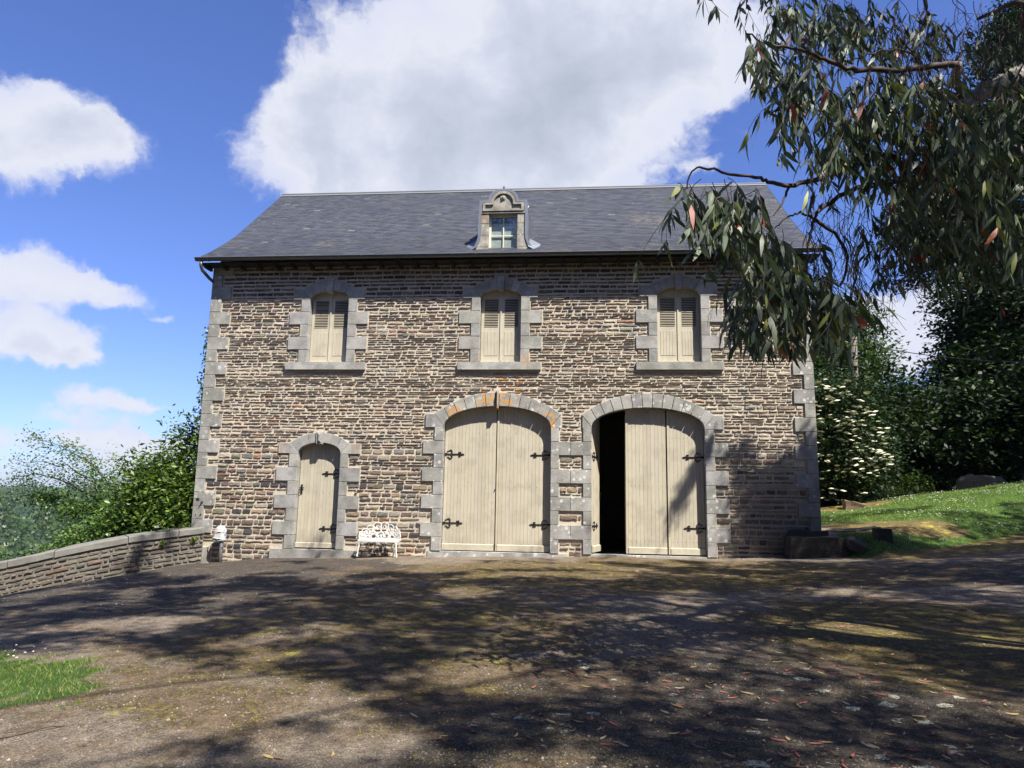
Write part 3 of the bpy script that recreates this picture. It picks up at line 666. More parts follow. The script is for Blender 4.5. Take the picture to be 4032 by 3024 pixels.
# small door
dl = backing('door', DR.c-DR.a, DR.c+DR.a, .215, lambda x: DR.top(x)-.004, YD+.028, barn)
planks(dl, DR.c-DR.a+.01, DR.c+DR.a-.01, .36, DR.top, YD, 12); rail(dl, DR.c-DR.a+.01, DR.c+DR.a-.01, .225, .36, YD+.002)
nails(dl, [DR.c-.5+.1*i*1.95 for i in range(6)], [2.48, 1.66], YD)
hinge(dl, DR.c+DR.a-.01, 2.16, -1, YD); hinge(dl, DR.c+DR.a-.01, .72, -1, YD)
b = MB(); lx = DR.c-DR.a+.08
b.box(lx-.022, lx+.022, YD-.018, YD-.002, 1.66, 1.80); b.box(lx-.055, lx+.07, YD-.03, YD-.018, 1.765, 1.785)
b.prism([(lx, 1.88), (lx-.02, 1.85), (lx-.03, 1.83), (lx, 1.80), (lx+.03, 1.83), (lx+.02, 1.85)], YD-.018, YD-.002)
b.prism([(lx-.03, 1.64), (lx, 1.60), (lx+.03, 1.64), (lx, 1.67)], YD-.018, YD-.002)
b.tube([(lx-.01, YD-.02, 1.75), (lx-.045, YD-.06, 1.72), (lx-.05, YD-.06, 1.67), (lx-.02, YD-.03, 1.63)], .008, 5); b.build('door_latch', M['iron'], dl)
# left gate, two leaves
g = G1; cm = g.c-.02
la = backing('gate_leaf', g.c-g.a, cm-.012, .25, lambda x: g.top(x)-.004, YD+.028, barn)
planks(la, g.c-g.a+.01, cm-.014, .42, g.top, YD, 15); rail(la, g.c-g.a+.01, cm-.03, .255, .42, YD+.002)
lb = backing('gate_leaf', cm+.012, g.c+g.a, .25, lambda x: g.top(x)-.004, YD+.028, barn)
planks(lb, cm+.07, g.c+g.a-.01, .42, g.top, YD, 14); rail(lb, cm+.06, g.c+g.a-.01, .255, .42, YD+.002)
b = MB(); b.tint = (1.06, 1.06, 1.04); b.box(cm+.014, cm+.066, YD-.03, YD+.02, .25, g.top(g.c)-.012); b.build('meeting_stile', M['paint'], lb)
b = MB(); b.box(cm-.01, cm+.012, YD+.02, YD+.026, .25, g.top(g.c)-.012); b.build('meeting_gap', M['iron'], la)  # black strip standing in for the shade between the leaves
for leaf, s, x in ((la, 1, g.c-g.a+.008), (lb, -1, g.c+g.a-.008)):
    hinge(leaf, x, 2.72, s, YD); hinge(leaf, x, .94, s, YD)
    nails(leaf, [x+s*(.17+.187*i) for i in range(6)], [3.28, 1.89, .44], YD)
b = MB(); b.tube([(cm-.03, YD-.005, 1.82), (cm-.03, YD-.03, 1.80), (cm-.03, YD-.005, 1.78)], .012, 6); b.build('keyhole_cover', M['iron'], la)
# right gate: two closed leaves, left leaf folded in
g = G2
for x0, x1, n in ((1.17, 2.20, 10), (2.225, g.c+g.a, 9)):
    lf = backing('gate_leaf', x0, x1, .27, lambda x: g.top(x)-.004, YD+.028, barn)
    planks(lf, x0+.065, x1-.008, .44, g.top, YD, n); rail(lf, x0+.06, x1-.012, .275, .44, YD+.002)
    b = MB(); b.tint = (1.05, 1.05, 1.03); b.box(x0, x0+.06, YD-.022, YD+.02, .27, g.top(x0)-.015); b.build('stile', M['paint'], lf)
    nails(lf, [x0+.03+((x1-x0-.05)/9)*i for i in range(10)], [3.86 if x0 < 2 else 3.2, 1.97, .58], YD)
b = MB(); b.box(2.203, 2.222, YD+.01, YD+.03, .27, g.top(2.2)-.01); b.build('leaf_gap', M['iron'], lf)  # dark strip in place of the shaded gap between the leaves
for z in (2.71, .93): hinge(lf, g.c+g.a-.008, z, -1, YD)
ol = MB(); ol.tint = (.95, .95, .93)      # open leaf, built flat then swung inwards
lw = .74; ang = rad(73); hx = g.c-g.a+.012; ca, sa = math.cos(ang), math.sin(ang)
def swing(o):
    me = o.data; lo = Vector(WLOC[o.name])
    for v in me.vertices:
        p = v.co+lo; dx, dy = p.x-hx, p.y-YD; v.co = Vector((hx+dx*ca-dy*sa, YD+dx*sa+dy*ca, p.z))-lo
lf = backing('open_gate_leaf', hx, hx+lw, .27, lambda x: g.top(x)-.02, YD+.028, barn); planks(lf, hx, hx+lw, .44, lambda x: g.top(x)-.02, YD, 7)
rail(lf, hx+.005, hx+lw-.005, .275, .44, YD+.002); hinge(lf, hx, 2.71, 1, YD); hinge(lf, hx, .93, 1, YD)
b = MB(); b.box(hx+lw-.05, hx+lw-.01, YD-.03, YD, 1.6, 1.8); b.box(hx+lw-.05, hx+lw+.03, YD-.06, YD-.03, 1.74, 1.765); b.build('latch', M['iron'], lf)
swing(lf); [swing(c) for c in lf.children]
b = MB(); b.tint = (.8, .8, .8); b.box(1.19, 1.24, YD+.05, YD+.75, .27, 3.85); b.build('folded_leaf', M['paint'], barn)

# shutters -----------------------------------------------------------
for wi, o in enumerate((W1, W2, W3)):
    y = .155
    b = MB(); b.box(o.c-o.a, o.c+o.a, y+.06, y+.07, 5.155, 7.2); b.build('shutter_backing', M['dark'], barn)  # dark sheet standing in for the shade behind the louvres
    for s in (-1, 1):
        # s=-1: left leaf
        x0, x1 = (o.c-o.a+.008, o.c-.012) if s < 0 else (o.c+.012, o.c+o.a-.008)
        if s < 0: x1 = o.c-.004
        sh = empty('shutter', ((x0+x1)/2, y, 5.2), barn)
        st = .085; lz0, lz1, pz0, pz1 = 6.15, 6.93, 5.36, 6.03; ia, ib = x0+st, x1-st+.01
        b = MB(); b.box(x0, ia, y, y+.035, 5.2, min(o.top(x0+.02), o.top(x1-.02))-.01 if False else 6.93); b.box(ib, x1, y, y+.035, 5.2, 6.93)
        P = [(x0, 6.93), (x1, 6.93)]+[(x1+(x0-x1)*q/6, max(6.931, o.top(x1+(x0-x1)*q/6)-.008)) for q in range(7)]; b.prism(P, y, y+.035)
        b.box(ia, ib, y, y+.035, pz1, lz0); b.box(ia, ib, y, y+.035, 5.2, pz0); b.tint = (1.1, 1.1, 1.08); b.box(x0, x1, y-.03, y-.001, 5.157, 5.215); b.build('shutter_frame', M['paint'], sh)
        b = MB(); b.box(ia, ib, y+.022, y+.03, pz0, pz1); b.tint = (.8, .8, .8); b.build('panel_back', M['paint'], sh)
        n = 17; me0 = None
        for i in range(n):
            zc = lz0+(i+.5)*(lz1-lz0)/n
            if me0 is None:
                q = MB(); v = q.vs([(ia, y-.012, zc-.012), (ib, y-.012, zc-.012), (ib, y+.04, zc+.016), (ia, y+.04, zc+.016), (ia, y-.012, zc-.003), (ib, y-.012, zc-.003), (ib, y+.04, zc+.025), (ia, y+.04, zc+.025)])
                q.f(v[0], v[3], v[2], v[1]); q.f(v[4], v[5], v[6], v[7]); q.f(v[0], v[1], v[5], v[4]); q.f(v[0], v[4], v[7], v[3]); q.f(v[1], v[2], v[6], v[5])
                so_ = q.build('slat', M['paint'], sh); me0 = so_.data; base = WLOC[so_.name].copy(); zb = zc
            else:
                so_ = bpy.data.objects.new('slat', me0); linkobj(so_, sh, base+np.array([0, 0, zc-zb]))
            if wi == 0 and s < 0 and i == 12: so_.rotation_euler = (rad(14), 0, 0)
        for i in range(4 if wi < 2 else 5):
            k = 4 if wi < 2 else 5; w = (ib-ia)/k; q = MB(); kk = random.uniform(.96, 1.05); q.tint = (kk,)*3
            q.prism(rect(ia+w*i, ia+w*(i+1), pz0, pz1, .002), y-.008, y+.02, .003); q.build('plank', M['paint'], sh)
        if s < 0:
            q = MB(); q.tint = (1.05, 1.05, 1.05); q.box(o.c-.022, o.c+.012, y-.024, y-.001, 5.22, o.top(o.c)-.02); q.build('cover_strip', M['paint'], sh)

# roof ---------------------------------------------------------------
roof = empty('roof', (-2.2, 4.5, 8), barn)
RX0, RX1 = -10.55, 6.12
prof = [(-.45, 7.99), (.1, 8.34), (.6, 8.68), (1.05, 9.0), (1.6, 9.43), (2.4, 10.13), (3.4, 11.02), (4.55, 12.04)]
def rp(s):
    for (a, za), (c, zc) in zip(prof, prof[1:]):
        L = math.hypot(c-a, zc-za)
        if s <= L: return a+(c-a)*s/L, za+(zc-za)*s/L, ((c-a)/L, (zc-za)/L)
        s -= L
    return prof[-1][0], prof[-1][1], ((c-a)/L, (zc-za)/L)
TL = sum(math.hypot(c-a, d-e) for (a, e), (c, d) in zip(prof, prof[1:]))
b = MB()
A = b.vs([(RX0+.02, y+.01, z-.03) for y, z in prof]); B = b.vs([(RX1-.02, y+.01, z-.03) for y, z in prof])
A2 = b.vs([(RX0+.02, 9.1-y, z-.03) for y, z in prof]); B2 = b.vs([(RX1-.02, 9.1-y, z-.03) for y, z in prof])
for i in range(len(prof)-1): b.f(A[i], B[i], B[i+1], A[i+1]); b.f(B2[i], A2[i], A2[i+1], B2[i+1])
b.build('roof_deck', M['roofdark'], roof)
b = MB(); b.box(RX0+.03, RX1-.03, -.38, .0, 7.86, 7.9); b.build('soffit', M['dark'], roof)
b = MB()
b.box(RX0+.15, RX0+.22, -.36, -.002, 7.76, 7.86); ro = b.build('rafter_end', M['dark'], roof)
for i in range(1, 34): linkobj(bpy.data.objects.new('rafter_end', ro.data), roof, np.array([RX0+.185+i*.495, -.181, 7.81]))
R = random.Random(3); SC = [(.064, .066, .076), (.060, .062, .072), (.072, .074, .082), (.052, .055, .066), (.072, .073, .078), (.064, .065, .070)]
nr = 52; ex = TL/nr; sw = .215; others = MB(); cnt = 0
for r in range(nr):
    off = (r % 2)*.5*sw; x = RX0+off-sw
    while x < RX1:
        a, c = max(x+.003, RX0), min(x+sw-.003, RX1); x += sw
        if c-a < .03: continue
        s0 = r*ex-.003+R.uniform(-.004, .003); y0, z0, t0 = rp(max(0, s0)); y1, z1, t1 = rp(s0+ex*1.25)
        if s0 < 0: y0 -= .01; z0 -= .008
        n0 = (-t0[1], t0[0]); u = .016+R.uniform(-.002, .003); l = .004
        # inside the dormer?
        if -2.8 < a and c < -1.44 and .12 < y0 and z0 < 9.6 and y0 < 1.7: continue
        P = [(a, y0+n0[0]*u, z0+n0[1]*u), (c, y0+n0[0]*(u+R.uniform(-.002, .002)), z0+n0[1]*u), (c, y1+n0[0]*l, z1+n0[1]*l), (a, y1+n0[0]*l, z1+n0[1]*l),
             (a, y0-n0[0]*.002, z0-n0[1]*.002), (c, y0-n0[0]*.002, z0-n0[1]*.002)]
        k = R.uniform(.9, 1.1); col = tuple(v*k for v in R.choice(SC))
        if R.random() < .006: col = (.13, .13, .115)
        own = r < 4 and cnt < 296
        mb = MB() if own else others; mb.tint = col; v = mb.vs(P); mb.f(v[0], v[1], v[2], v[3]); mb.f(v[4], v[5], v[1], v[0]); mb.f(v[4], v[0], v[3]); mb.f(v[5], v[2], v[1])
        if own: mb.build('slate', M['slate'], roof); cnt += 1
tag(others.build('slates', M['slate'], roof), kind='stuff')
b = MB(); v = b.vs([(RX0, 4.44, 11.985), (RX1, 4.44, 11.985), (RX1, 4.55, 12.10), (RX0, 4.55, 12.10), (RX0, 4.75, 11.91), (RX1, 4.75, 11.91)]); b.f(v[0], v[1], v[2], v[3]); b.f(v[3], v[2], v[5], v[4]); b.tube([(RX0, 4.55, 12.09), (RX1, 4.55, 12.08)], .04, 8); b.build('ridge_capping', M['ridge'], roof)
b = MB()
for X in (RX0-.012, RX1): 
    for (a, za), (c, zc) in zip(prof, prof[1:]):
        v = b.vs([(X, a, za-.06), (X+.012, a, za-.06), (X+.012, a, za+.02), (X, a, za+.02), (X, c, zc-.06), (X+.012, c, zc-.06), (X+.012, c, zc+.02), (X, c, zc+.02)])
        for q in ((0, 3, 7, 4), (1, 5, 6, 2), (3, 2, 6, 7), (0, 4, 5, 1)): b.f(*[v[k] for k in q])
b.build('verge_trim', M['gutter'], roof)
# gutter: half round section swept in X
b = MB(); n = 8; gyc, gzc, gr_ = -.50, 7.985, .085
for rr, flip in ((gr_, 0), (gr_-.008, 1)):
    ringA = b.vs([(RX0-.02, gyc-rr*math.cos(math.pi*k/n), gzc-rr*math.sin(math.pi*k/n)) for k in range(n+1)])
    ringB = b.vs([(RX1+.02, gyc-rr*math.cos(math.pi*k/n), gzc-rr*math.sin(math.pi*k/n)) for k in range(n+1)])
    for k in range(n): b.f(*((ringA[k], ringA[k+1], ringB[k+1], ringB[k]) if not flip else (ringB[k], ringB[k+1], ringA[k+1], ringA[k])))
for X in (RX0-.02, RX1+.012): b.prism([(0, 0), (1, 0), (1, 1)], 0, 0) if False else None
gut = b.build('gutter', M['gutter'], roof)
b = MB(); b.tube([(RX0-.02, gyc-gr_, gzc+.002), (RX1+.02, gyc-gr_, gzc+.002)], .011, 6); b.build('gutter_bead', M['zinc'], roof)
br = None
for i in range(27):
    x = RX0+.35+i*.62
    if br is None:
        q = MB(); q.tube([(x, gyc-(gr_+.004)*math.cos(math.pi*k/8), gzc-(gr_+.004)*math.sin(math.pi*k/8)) for k in range(9)], .009, 4); o_ = q.build('gutter_bracket', M['gutter'], roof); br = (o_.data, WLOC[o_.name].copy(), x)
    else: o_ = bpy.data.objects.new('gutter_bracket', br[0]); linkobj(o_, roof, br[1]+np.array([x-br[2], 0, 0]))
b = MB(); b.tube([(-10.41, -.5, 7.92), (-10.41, -.5, 7.78), (-10.39, -.44, 7.66), (-10.30, -.2, 7.50), (-10.26, .0, 7.44), (-10.33, .12, 7.3), (-10.34, .12, .2)], .045, 8); b.build('downpipe', M['gutter'], roof, smooth=True)

# dormer -------------------------------------------------------------
dc = -2.12; dm = empty('dormer', (dc, .05, 8.2), roof.parent)
def prismy(b, P, y0, y1, ch=0): b.prism(P, y0, y1, ch)
def pedarc(hw, zsh, hwa, zt, n=10): # right shoulder to left shoulder
    P = [(dc+hw, zsh)]
    for i in range(n+1):
        a = math.pi*i/n; P.append((dc+hwa*math.cos(a), zsh+(zt-zsh)*math.sin(a)**.85 if 0 < i < n else zsh))
    P.append((dc-hw, zsh)); return P
Y0 = .05
b = MB(); b.prism([(dc-.60, 9.36), (dc+.60, 9.36)]+pedarc(.60, 9.66, .36, 9.99), Y0, Y0+.34, .006); b.build('pediment', M['dstone'], dm)
def band(outer, inner, y0, y1, mat, name, par):
    b = MB(); n = len(outer); o1 = b.vs([(x, y0, z) for x, z in outer]); i1 = b.vs([(x, y0, z) for x, z in inner]); o2 = b.vs([(x, y1, z) for x, z in outer]); i2 = b.vs([(x, y1, z) for x, z in inner])
    for i in range(n-1): b.f(o1[i], o1[i+1], i1[i+1], i1[i]); b.f(o2[i], o2[i+1], o1[i+1], o1[i]); b.f(i1[i], i1[i+1], i2[i+1], i2[i])
    b.f(o1[0], i1[0], i2[0], o2[0]); b.f(o1[-1], o2[-1], i2[-1], i1[-1]); return b.build(name, mat, par)
def closed(P): return P+[P[0]]
band(closed([(dc+.57, 9.40)]+pedarc(.57, 9.635, .335, 9.965)+[(dc-.57, 9.40)]), closed([(dc+.50, 9.445)]+pedarc(.50, 9.585, .275, 9.905)+[(dc-.50, 9.445)]), Y0-.05, Y0+.001, M['dstone'], 'pediment_moulding', dm)
band(closed([(dc+.62, 9.34)]+pedarc(.62, 9.685, .385, 10.01)+[(dc-.62, 9.34)]), closed([(dc+.585, 9.375)]+pedarc(.585, 9.65, .35, 9.975)+[(dc-.585, 9.375)]), Y0-.025, Y0+.002, M['dstone'], 'pediment_edge', dm)
b = MB()
for r, y in ((.085, -.02), (.055, -.045)):
    P = [(dc-.01+r*math.cos(2*math.pi*i/14), 9.79+r*math.sin(2*math.pi*i/14)) for i in range(14)]; b.prism(P, Y0+y, Y0+.0, .01)
b.prism([(dc-.01+.022*math.cos(2*math.pi*i/8), 9.79+.022*math.sin(2*math.pi*i/8)) for i in range(8)], Y0-.07, Y0-.03, .006); b.build('roundel', M['dstone'], dm)
fl = lambda z: .605 if z > 8.70 else .605+.20*((8.70-z)/.48)**1.6
for s in (-1, 1):
    for z1, z0 in ((9.36, 9.055), (9.05, 8.715), (8.71, 8.385), (8.38, 8.225)):
        P = [(dc+s*.395, z0), (dc+s*fl(z0), z0), (dc+s*fl((z0+z1)/2), (z0+z1)/2), (dc+s*fl(z1), z1), (dc+s*.395, z1)]
        if s < 0: P = P[::-1]
        b = MB(); b.prism(P, Y0+random.uniform(-.004, .004), Y0+.34, .006); b.build('jamb_stone', M['dstone'], dm)
# zinc edging over pediment and down the flared sides
def side(hw, off, flip=1):
    return [(dc+flip*(hw+fl(z)-.605+off), z) for z in (8.22, 8.32, 8.42, 8.52, 8.62, 8.72, 9.2)]
out = side(.65, .035)+pedarc(.66, 9.72, .415, 10.055)+side(.65, .035, -1)[::-1]; inn = side(.605, .0)+pedarc(.60, 9.665, .365, 9.995)+side(.605, 0, -1)[::-1]
band(out, inn, Y0-.03, Y0+.30, M['zinc'], 'zinc_edging', dm)
b = MB(); b.prism([(x, z) for x, z in ([(dc+.66, 8.3), (dc+.66, 9.2)]+pedarc(.67, 9.725, .42, 10.05)+[(dc-.66, 9.2), (dc-.66, 8.3)])], Y0+.42, 2.9); b.build('dormer_body', M['slate'], dm)
# shingled cheeks: thin slates on the right flank
R = random.Random(9)
for s in (1, -1):
    q = MB()
    for i in range(14):
        z = 8.5+i*.085
        for j in range(8):
            y = .36+j*.2+(i % 2)*.1; k = R.uniform(.8, 1.2); q.tint = (.09*k, .093*k, .11*k); x = dc+s*.665
            q.box(min(x, x+s*.012), max(x, x+s*.012), y, y+.195, z, z+.083)
    tag(q.build('cheek_slates', M['slate'], dm), kind='stuff')
b = MB(); b.prism([(dc-1.0, 8.14), (dc+.98, 8.14), (dc+.86, 8.225), (dc-.86, 8.225)], Y0-.10, Y0+.3)
v = b.vs([(dc-.98, -.16, 8.15), (dc+.96, -.16, 8.15), (dc+.96, Y0-.1, 8.2), (dc-.98, Y0-.1, 8.2)]); b.f(*v); b.build('zinc_apron', M['zinc'], dm)
for s in (-1, 1):
    b = MB(); v = b.vs([(dc+s*.42, Y0-.03, 8.225), (dc+s*.84, Y0-.03, 8.225), (dc+s*.70, Y0+.0, 8.32), (dc+s*.42, Y0+.0, 8.32)]); b.f(*(v if s > 0 else v[::-1]))
    v = b.vs([(dc+s*.70, -.03, 8.36), (dc+s*.99, -.02, 8.19), (dc+s*1.02, .35, 8.55), (dc+s*.72, .45, 8.75)]); b.f(*(v if s > 0 else v[::-1])); b.build('zinc_flashing', M['zinc'], dm)
b = MB(); b.box(dc-.02, dc+.02, Y0-.0, Y0+.1, 10.06, 10.13); b.build('finial_stub', M['gutter'], dm)
# dormer window
yw = Y0+.15; wx0, wx1, wz0, wz1 = dc-.395, dc+.395, 8.235, 9.355
wf = MB(); wf.box(wx0, wx0+.055, yw, yw+.05, wz0, wz1); wf.box(wx1-.055, wx1, yw, yw+.05, wz0, wz1); wf.box(wx0+.055, wx1-.055, yw, yw+.05, wz1-.07, wz1); wf.box(wx0+.055, wx1-.055, yw, yw+.05, wz0, wz0+.03)
wfo = wf.build('window_frame', M['winpaint'], dm)
b = MB(); b.box(dc-.015, dc+.015, yw+.004, yw+.035, wz0+.03, wz1-.07); b.build('glazing_bar', M['winpaint'], dm)
b = MB(); b.box(wx0+.055, dc-.0155, yw+.006, yw+.033, 8.735, 8.762); b.box(dc+.0155, wx1-.055, yw+.006, yw+.033, 8.735, 8.762); b.build('glazing_bar', M['winpaint'], dm)
for xa, xb in ((wx0+.055, dc-.015), (dc+.015, wx1-.055)):
    for za, zb in ((wz0+.03, 8.735), (8.762, wz1-.07)): b = MB(); b.box(xa, xb, yw+.018, yw+.024, za, zb); b.build('pane', M['glass'], dm)
b = MB(); b.box(wx0, wx1, yw+.055, yw+.06, wz0, 9.12); b.build('net_curtain', M['curtain'], dm)
b = MB(); b.box(wx0-.2, wx1+.2, yw+.20, yw+.21, 8.2, 9.5); b.build('dark_lining', M['dark'], dm)  # dark sheet standing in for the unlit room behind the panes

# wall irons ---------------------------------------------------------
for x, z in ((-5.91, 2.52), (-5.84, 1.68)):
    b = MB(); b.tube([(x+.03*math.cos(a), -.035, z+.03*math.sin(a)) for a in np.linspace(0, 6.28, 10)], .012, 5)
    tag(b.build('tie_ring', m_plain('rusty_iron', (.10, .035, .02), .9), barn))

# ------------------------------------------------------------------ parapet wall
def path(s_pts, k):
    return None
WP = [np.array(p) for p in [(-9.78, -.30), (-10.45, -.95), (-11.09, -1.58), (-11.55, -2.02), (-11.99, -2.42), (-12.5, -2.70), (-13.08, -2.93), (-13.9, -3.2), (-15.4, -3.6), (-17.5, -4.0)]]
WT = [.71, .60, .49, .37, .25, .11, -.04, -.2, -.5, -.9]; WB_ = [-.22, -.36, -.47, -.58, -.70, -.83, -.98, -1.15, -1.5, -1.9]
cum = [0]
for a, c in zip(WP, WP[1:]): cum.append(cum[-1]+np.linalg.norm(c-a))
def wpt(s, off=0, up=0.):
    x = np.interp(s, cum, [p[0] for p in WP]); y = np.interp(s, cum, [p[1] for p in WP])
    s2 = min(s+.05, cum[-1]); s1 = max(0, s-.05)
    dx = np.interp(s2, cum, [p[0] for p in WP])-np.interp(s1, cum, [p[0] for p in WP]); dy = np.interp(s2, cum, [p[1] for p in WP])-np.interp(s1, cum, [p[1] for p in WP]); L = math.hypot(dx, dy)
    nx_, ny_ = -dy/L, dx/L        # left normal of direction -> towards yard?
    if nx_ < 0: nx_, ny_ = -nx_, -ny_
    return x+nx_*off, y+ny_*off
par = empty('parapet_wall', (-11.5, -2.2, -.6)); tag(par, 'low rubble stone parapet with flat coping running from the left corner of the barn', 'wall')
b = MB(); N = 60
for i in range(N):
    s0, s1 = cum[-1]*i/N, cum[-1]*(i+1)/N
    V = []
    for s in (s0, s1):
        zt, zb = np.interp(s, cum, WT)-.16, np.interp(s, cum, WB_)-.5
        for off, z in ((0, zb), (0, zt), (-.42, zt), (-.42, zb-1.5)): p = wpt(s, off); V.append((p[0], p[1], z))
    v = b.vs(V); b.f(v[0], v[1], v[5], v[4]); b.f(v[1], v[2], v[6], v[5]); b.f(v[2], v[3], v[7], v[6])
    if i == 0: b.f(v[0], v[3], v[2], v[1])
core = b.build('mortar_core', m_plain('grey_lime_mortar', (.125, .117, .10), .95, 0, .5, 7, .9, .02), par)
R = random.Random(17); s = 0; lens = [.62, 1.15, 1.5, .9, 1.3, 1.1, 1.2, .9, 1.2, 1.4]; ci = 0
GP = dict(m=m_plain('coping_stone_grey', (.155, .148, .13), .9, 0, .5, 4, .6, .01))
while s < cum[-1]-.2:
    L = lens[ci % len(lens)]; ci += 1; e = min(s+L, cum[-1]); b = MB(); seg = 4; rings = []; dz = R.uniform(-.008, .008)
    for q in range(seg+1):
        ss = s+.008+(e-s-.016)*q/seg; zt = np.interp(ss, cum, WT)+dz
        ring = []
        for off, z in ((.045, zt-.15+R.uniform(-.006, .006)), (.05, zt-.02), (.03, zt), (-.44, zt+.02), (-.46, zt-.15)): p = wpt(ss, off+R.uniform(-.006, .006)); ring.append((p[0], p[1], z))
        rings.append(b.vs(ring))
    for A, B in zip(rings, rings[1:]):
        for k in range(5): b.f(A[k], A[(k+1) % 5], B[(k+1) % 5], B[k])
    b.f(*rings[0][::-1]); b.f(*rings[-1]); b.build('coping_stone', GP['m'], par); s = e
R = random.Random(29); small = MB(); lst = []
for k in range(9):
    s = 0.01
    while s < cum[-1]-.1:
        L = R.choice([.12, .17, .22, .3, .42])*R.uniform(.8, 1.2); e = min(s+L, cum[-1]); sm_ = (s+e)/2
        zt, zb = np.interp(sm_, cum, WT)-.175, np.interp(sm_, cum, WB_)-.12; h = (zt-zb)/8; z0 = zb+k*h+R.uniform(-.004, .004); z1 = z0+h*R.uniform(.8, 1.02)
        if z1 < zt+.01: lst.append((s, e-R.uniform(.012, .03), z0, z1-.012))
        s = e
slope_at = lambda s: (np.interp(s+.1, cum, WT)-np.interp(max(s-.1, 0), cum, WT))/.2
lst.sort(key=lambda q: q[0])
for i, (s0, s1, z0, z1) in enumerate(lst):
    b = MB() if i < 300 else small; c = stonecol(R); b.tint = tuple(.35*v+.65*k for v, k in zip(c, (.092, .084, .07))); sc_ = (s0+s1)/2; sl_ = slope_at(sc_)
    def T(x, y, z, sc_=sc_, sl_=sl_): p = wpt(max(0, x), -y); return (p[0], p[1], z+(x-sc_)*sl_)
    stone_mesh(b, R, s0, s1, z0, z1, y=-.002, d=.03, place=T)
    if b is not small: b.build('stone', M['rubble'], par)
if small.V: tag(small.build('small_stones', M['rubble'], par), kind='stuff')

# ------------------------------------------------------------------ bench
bx, by, bz = -5.04, -.42, .085
bn = empty('garden_bench', (bx, by, bz)); tag(bn, 'ornate white cast metal bench against the wall between door and gate', 'bench')
def P3(u, v, w): return (bx+u, by+v, bz+w)
# seat, slightly bowed with rolled edge
b = MB(); n = 12; fr, bk = [], []
for i in range(n+1):
    u = -.5+i/n; fr.append((u*1.02, -.24-.03*math.cos(u*math.pi)+.02, .415)); bk.append((u*1.06, .16-.20*(2*u)**2*.35, .43))
f1 = b.vs([P3(*p) for p in fr]); k1 = b.vs([P3(*p) for p in bk]); f0 = b.vs([P3(p[0], p[1], p[2]-.045) for p in fr]); k0 = b.vs([P3(p[0], p[1], p[2]-.03) for p in bk])
for i in range(n): b.f(f1[i], f1[i+1], k1[i+1], k1[i]); b.f(f0[i], f0[i+1], f1[i+1], f1[i]); b.f(k0[i], k0[i+1], f0[i+1], f0[i]); b.f(k1[i], k1[i+1], k0[i+1], k0[i])
b.f(f0[0], f1[0], k1[0], k0[0]); b.f(f0[-1], k0[-1], k1[-1], f1[-1]); b.build('seat', M['whitecast'], bn)
# back: lobed outline of overlapping rings filled with scrolls
def bkp(u, w): return P3(u*(1-.02), .17-.9*u*u*.75+(w-.43)*.12, w)
def hgt(u): return .86-.32*abs(u)**1.3-.12*max(0, abs(u)-.38)*2
b = MB(); R = random.Random(4)
cs = [(-.13, .74, .105), (.06, .745, .105), (-.29, .67, .10), (.22, .69, .10), (-.41, .60, .085), (.36, .645, .09), (.46, .58, .075), (-.49, .55, .06)]
for cx, cz, r in cs:
    b.tube([bkp(cx+r*math.cos(a), cz+r*math.sin(a)) for a in np.linspace(-.5, 3.7, 12)], .0105, 5)
    b.tube([bkp(cx+r*.42*math.cos(a), cz-.02+r*.42*math.sin(a)) for a in np.linspace(0, 6.28, 9)], .009, 4)
for cx, cz, r in cs:
    for sgn in (-1, 1):
        P = [bkp(cx+sgn*r*.98, cz-.04), bkp(cx+sgn*r*.9+sgn*.01, cz-.1), bkp(cx+sgn*r*.3, (cz+.43)/2-.02), bkp(cx-sgn*r*.25, .47), bkp(cx-sgn*.02, .43)]; b.tube(P, [.010, .010, .010, .009, .010], 5)
b.tube([bkp(u, .435) for u in np.linspace(-.53, .53, 12)], .014, 5)
for u in np.linspace(-.5, .5, 15):
    w = R.uniform(.47, .60); r = R.uniform(.03, .042); b.tube([bkp(u+r*math.cos(a), w+r*math.sin(a)) for a in np.linspace(0, 5.6, 8)], .0085, 4)
for u in (-.54, .54): b.tube([bkp(u*.98, .43), bkp(u*1.01, .5), bkp(u*.98, .56), bkp(u*.93, .60)], .014, 5)
b.build('backrest', M['whitecast'], bn)
b = MB(); R = random.Random(6)      # leaf castings in the lattice
for k in range(30):
    u = R.uniform(-.5, .5); w = R.uniform(.47, max(.5, hgt(u)-.1)); a = R.uniform(0, 6.28); r = R.uniform(.022, .036)
    v = [bkp(u+r*math.cos(a+q)*(1 if i % 2 else .55), w+r*math.sin(a+q)*(1 if i % 2 else .55)) for i, q in enumerate(np.linspace(0, 5.6, 8))]
    i = b.vs(v); j = b.vs([(p[0], p[1]-.008, p[2]) for p in v]); b.f(*j); b.f(*i[::-1])
    for q in range(8): b.f(i[q], i[(q+1) % 8], j[(q+1) % 8], j[q])
b.build('cast_leaves', M['whitecast'], bn)
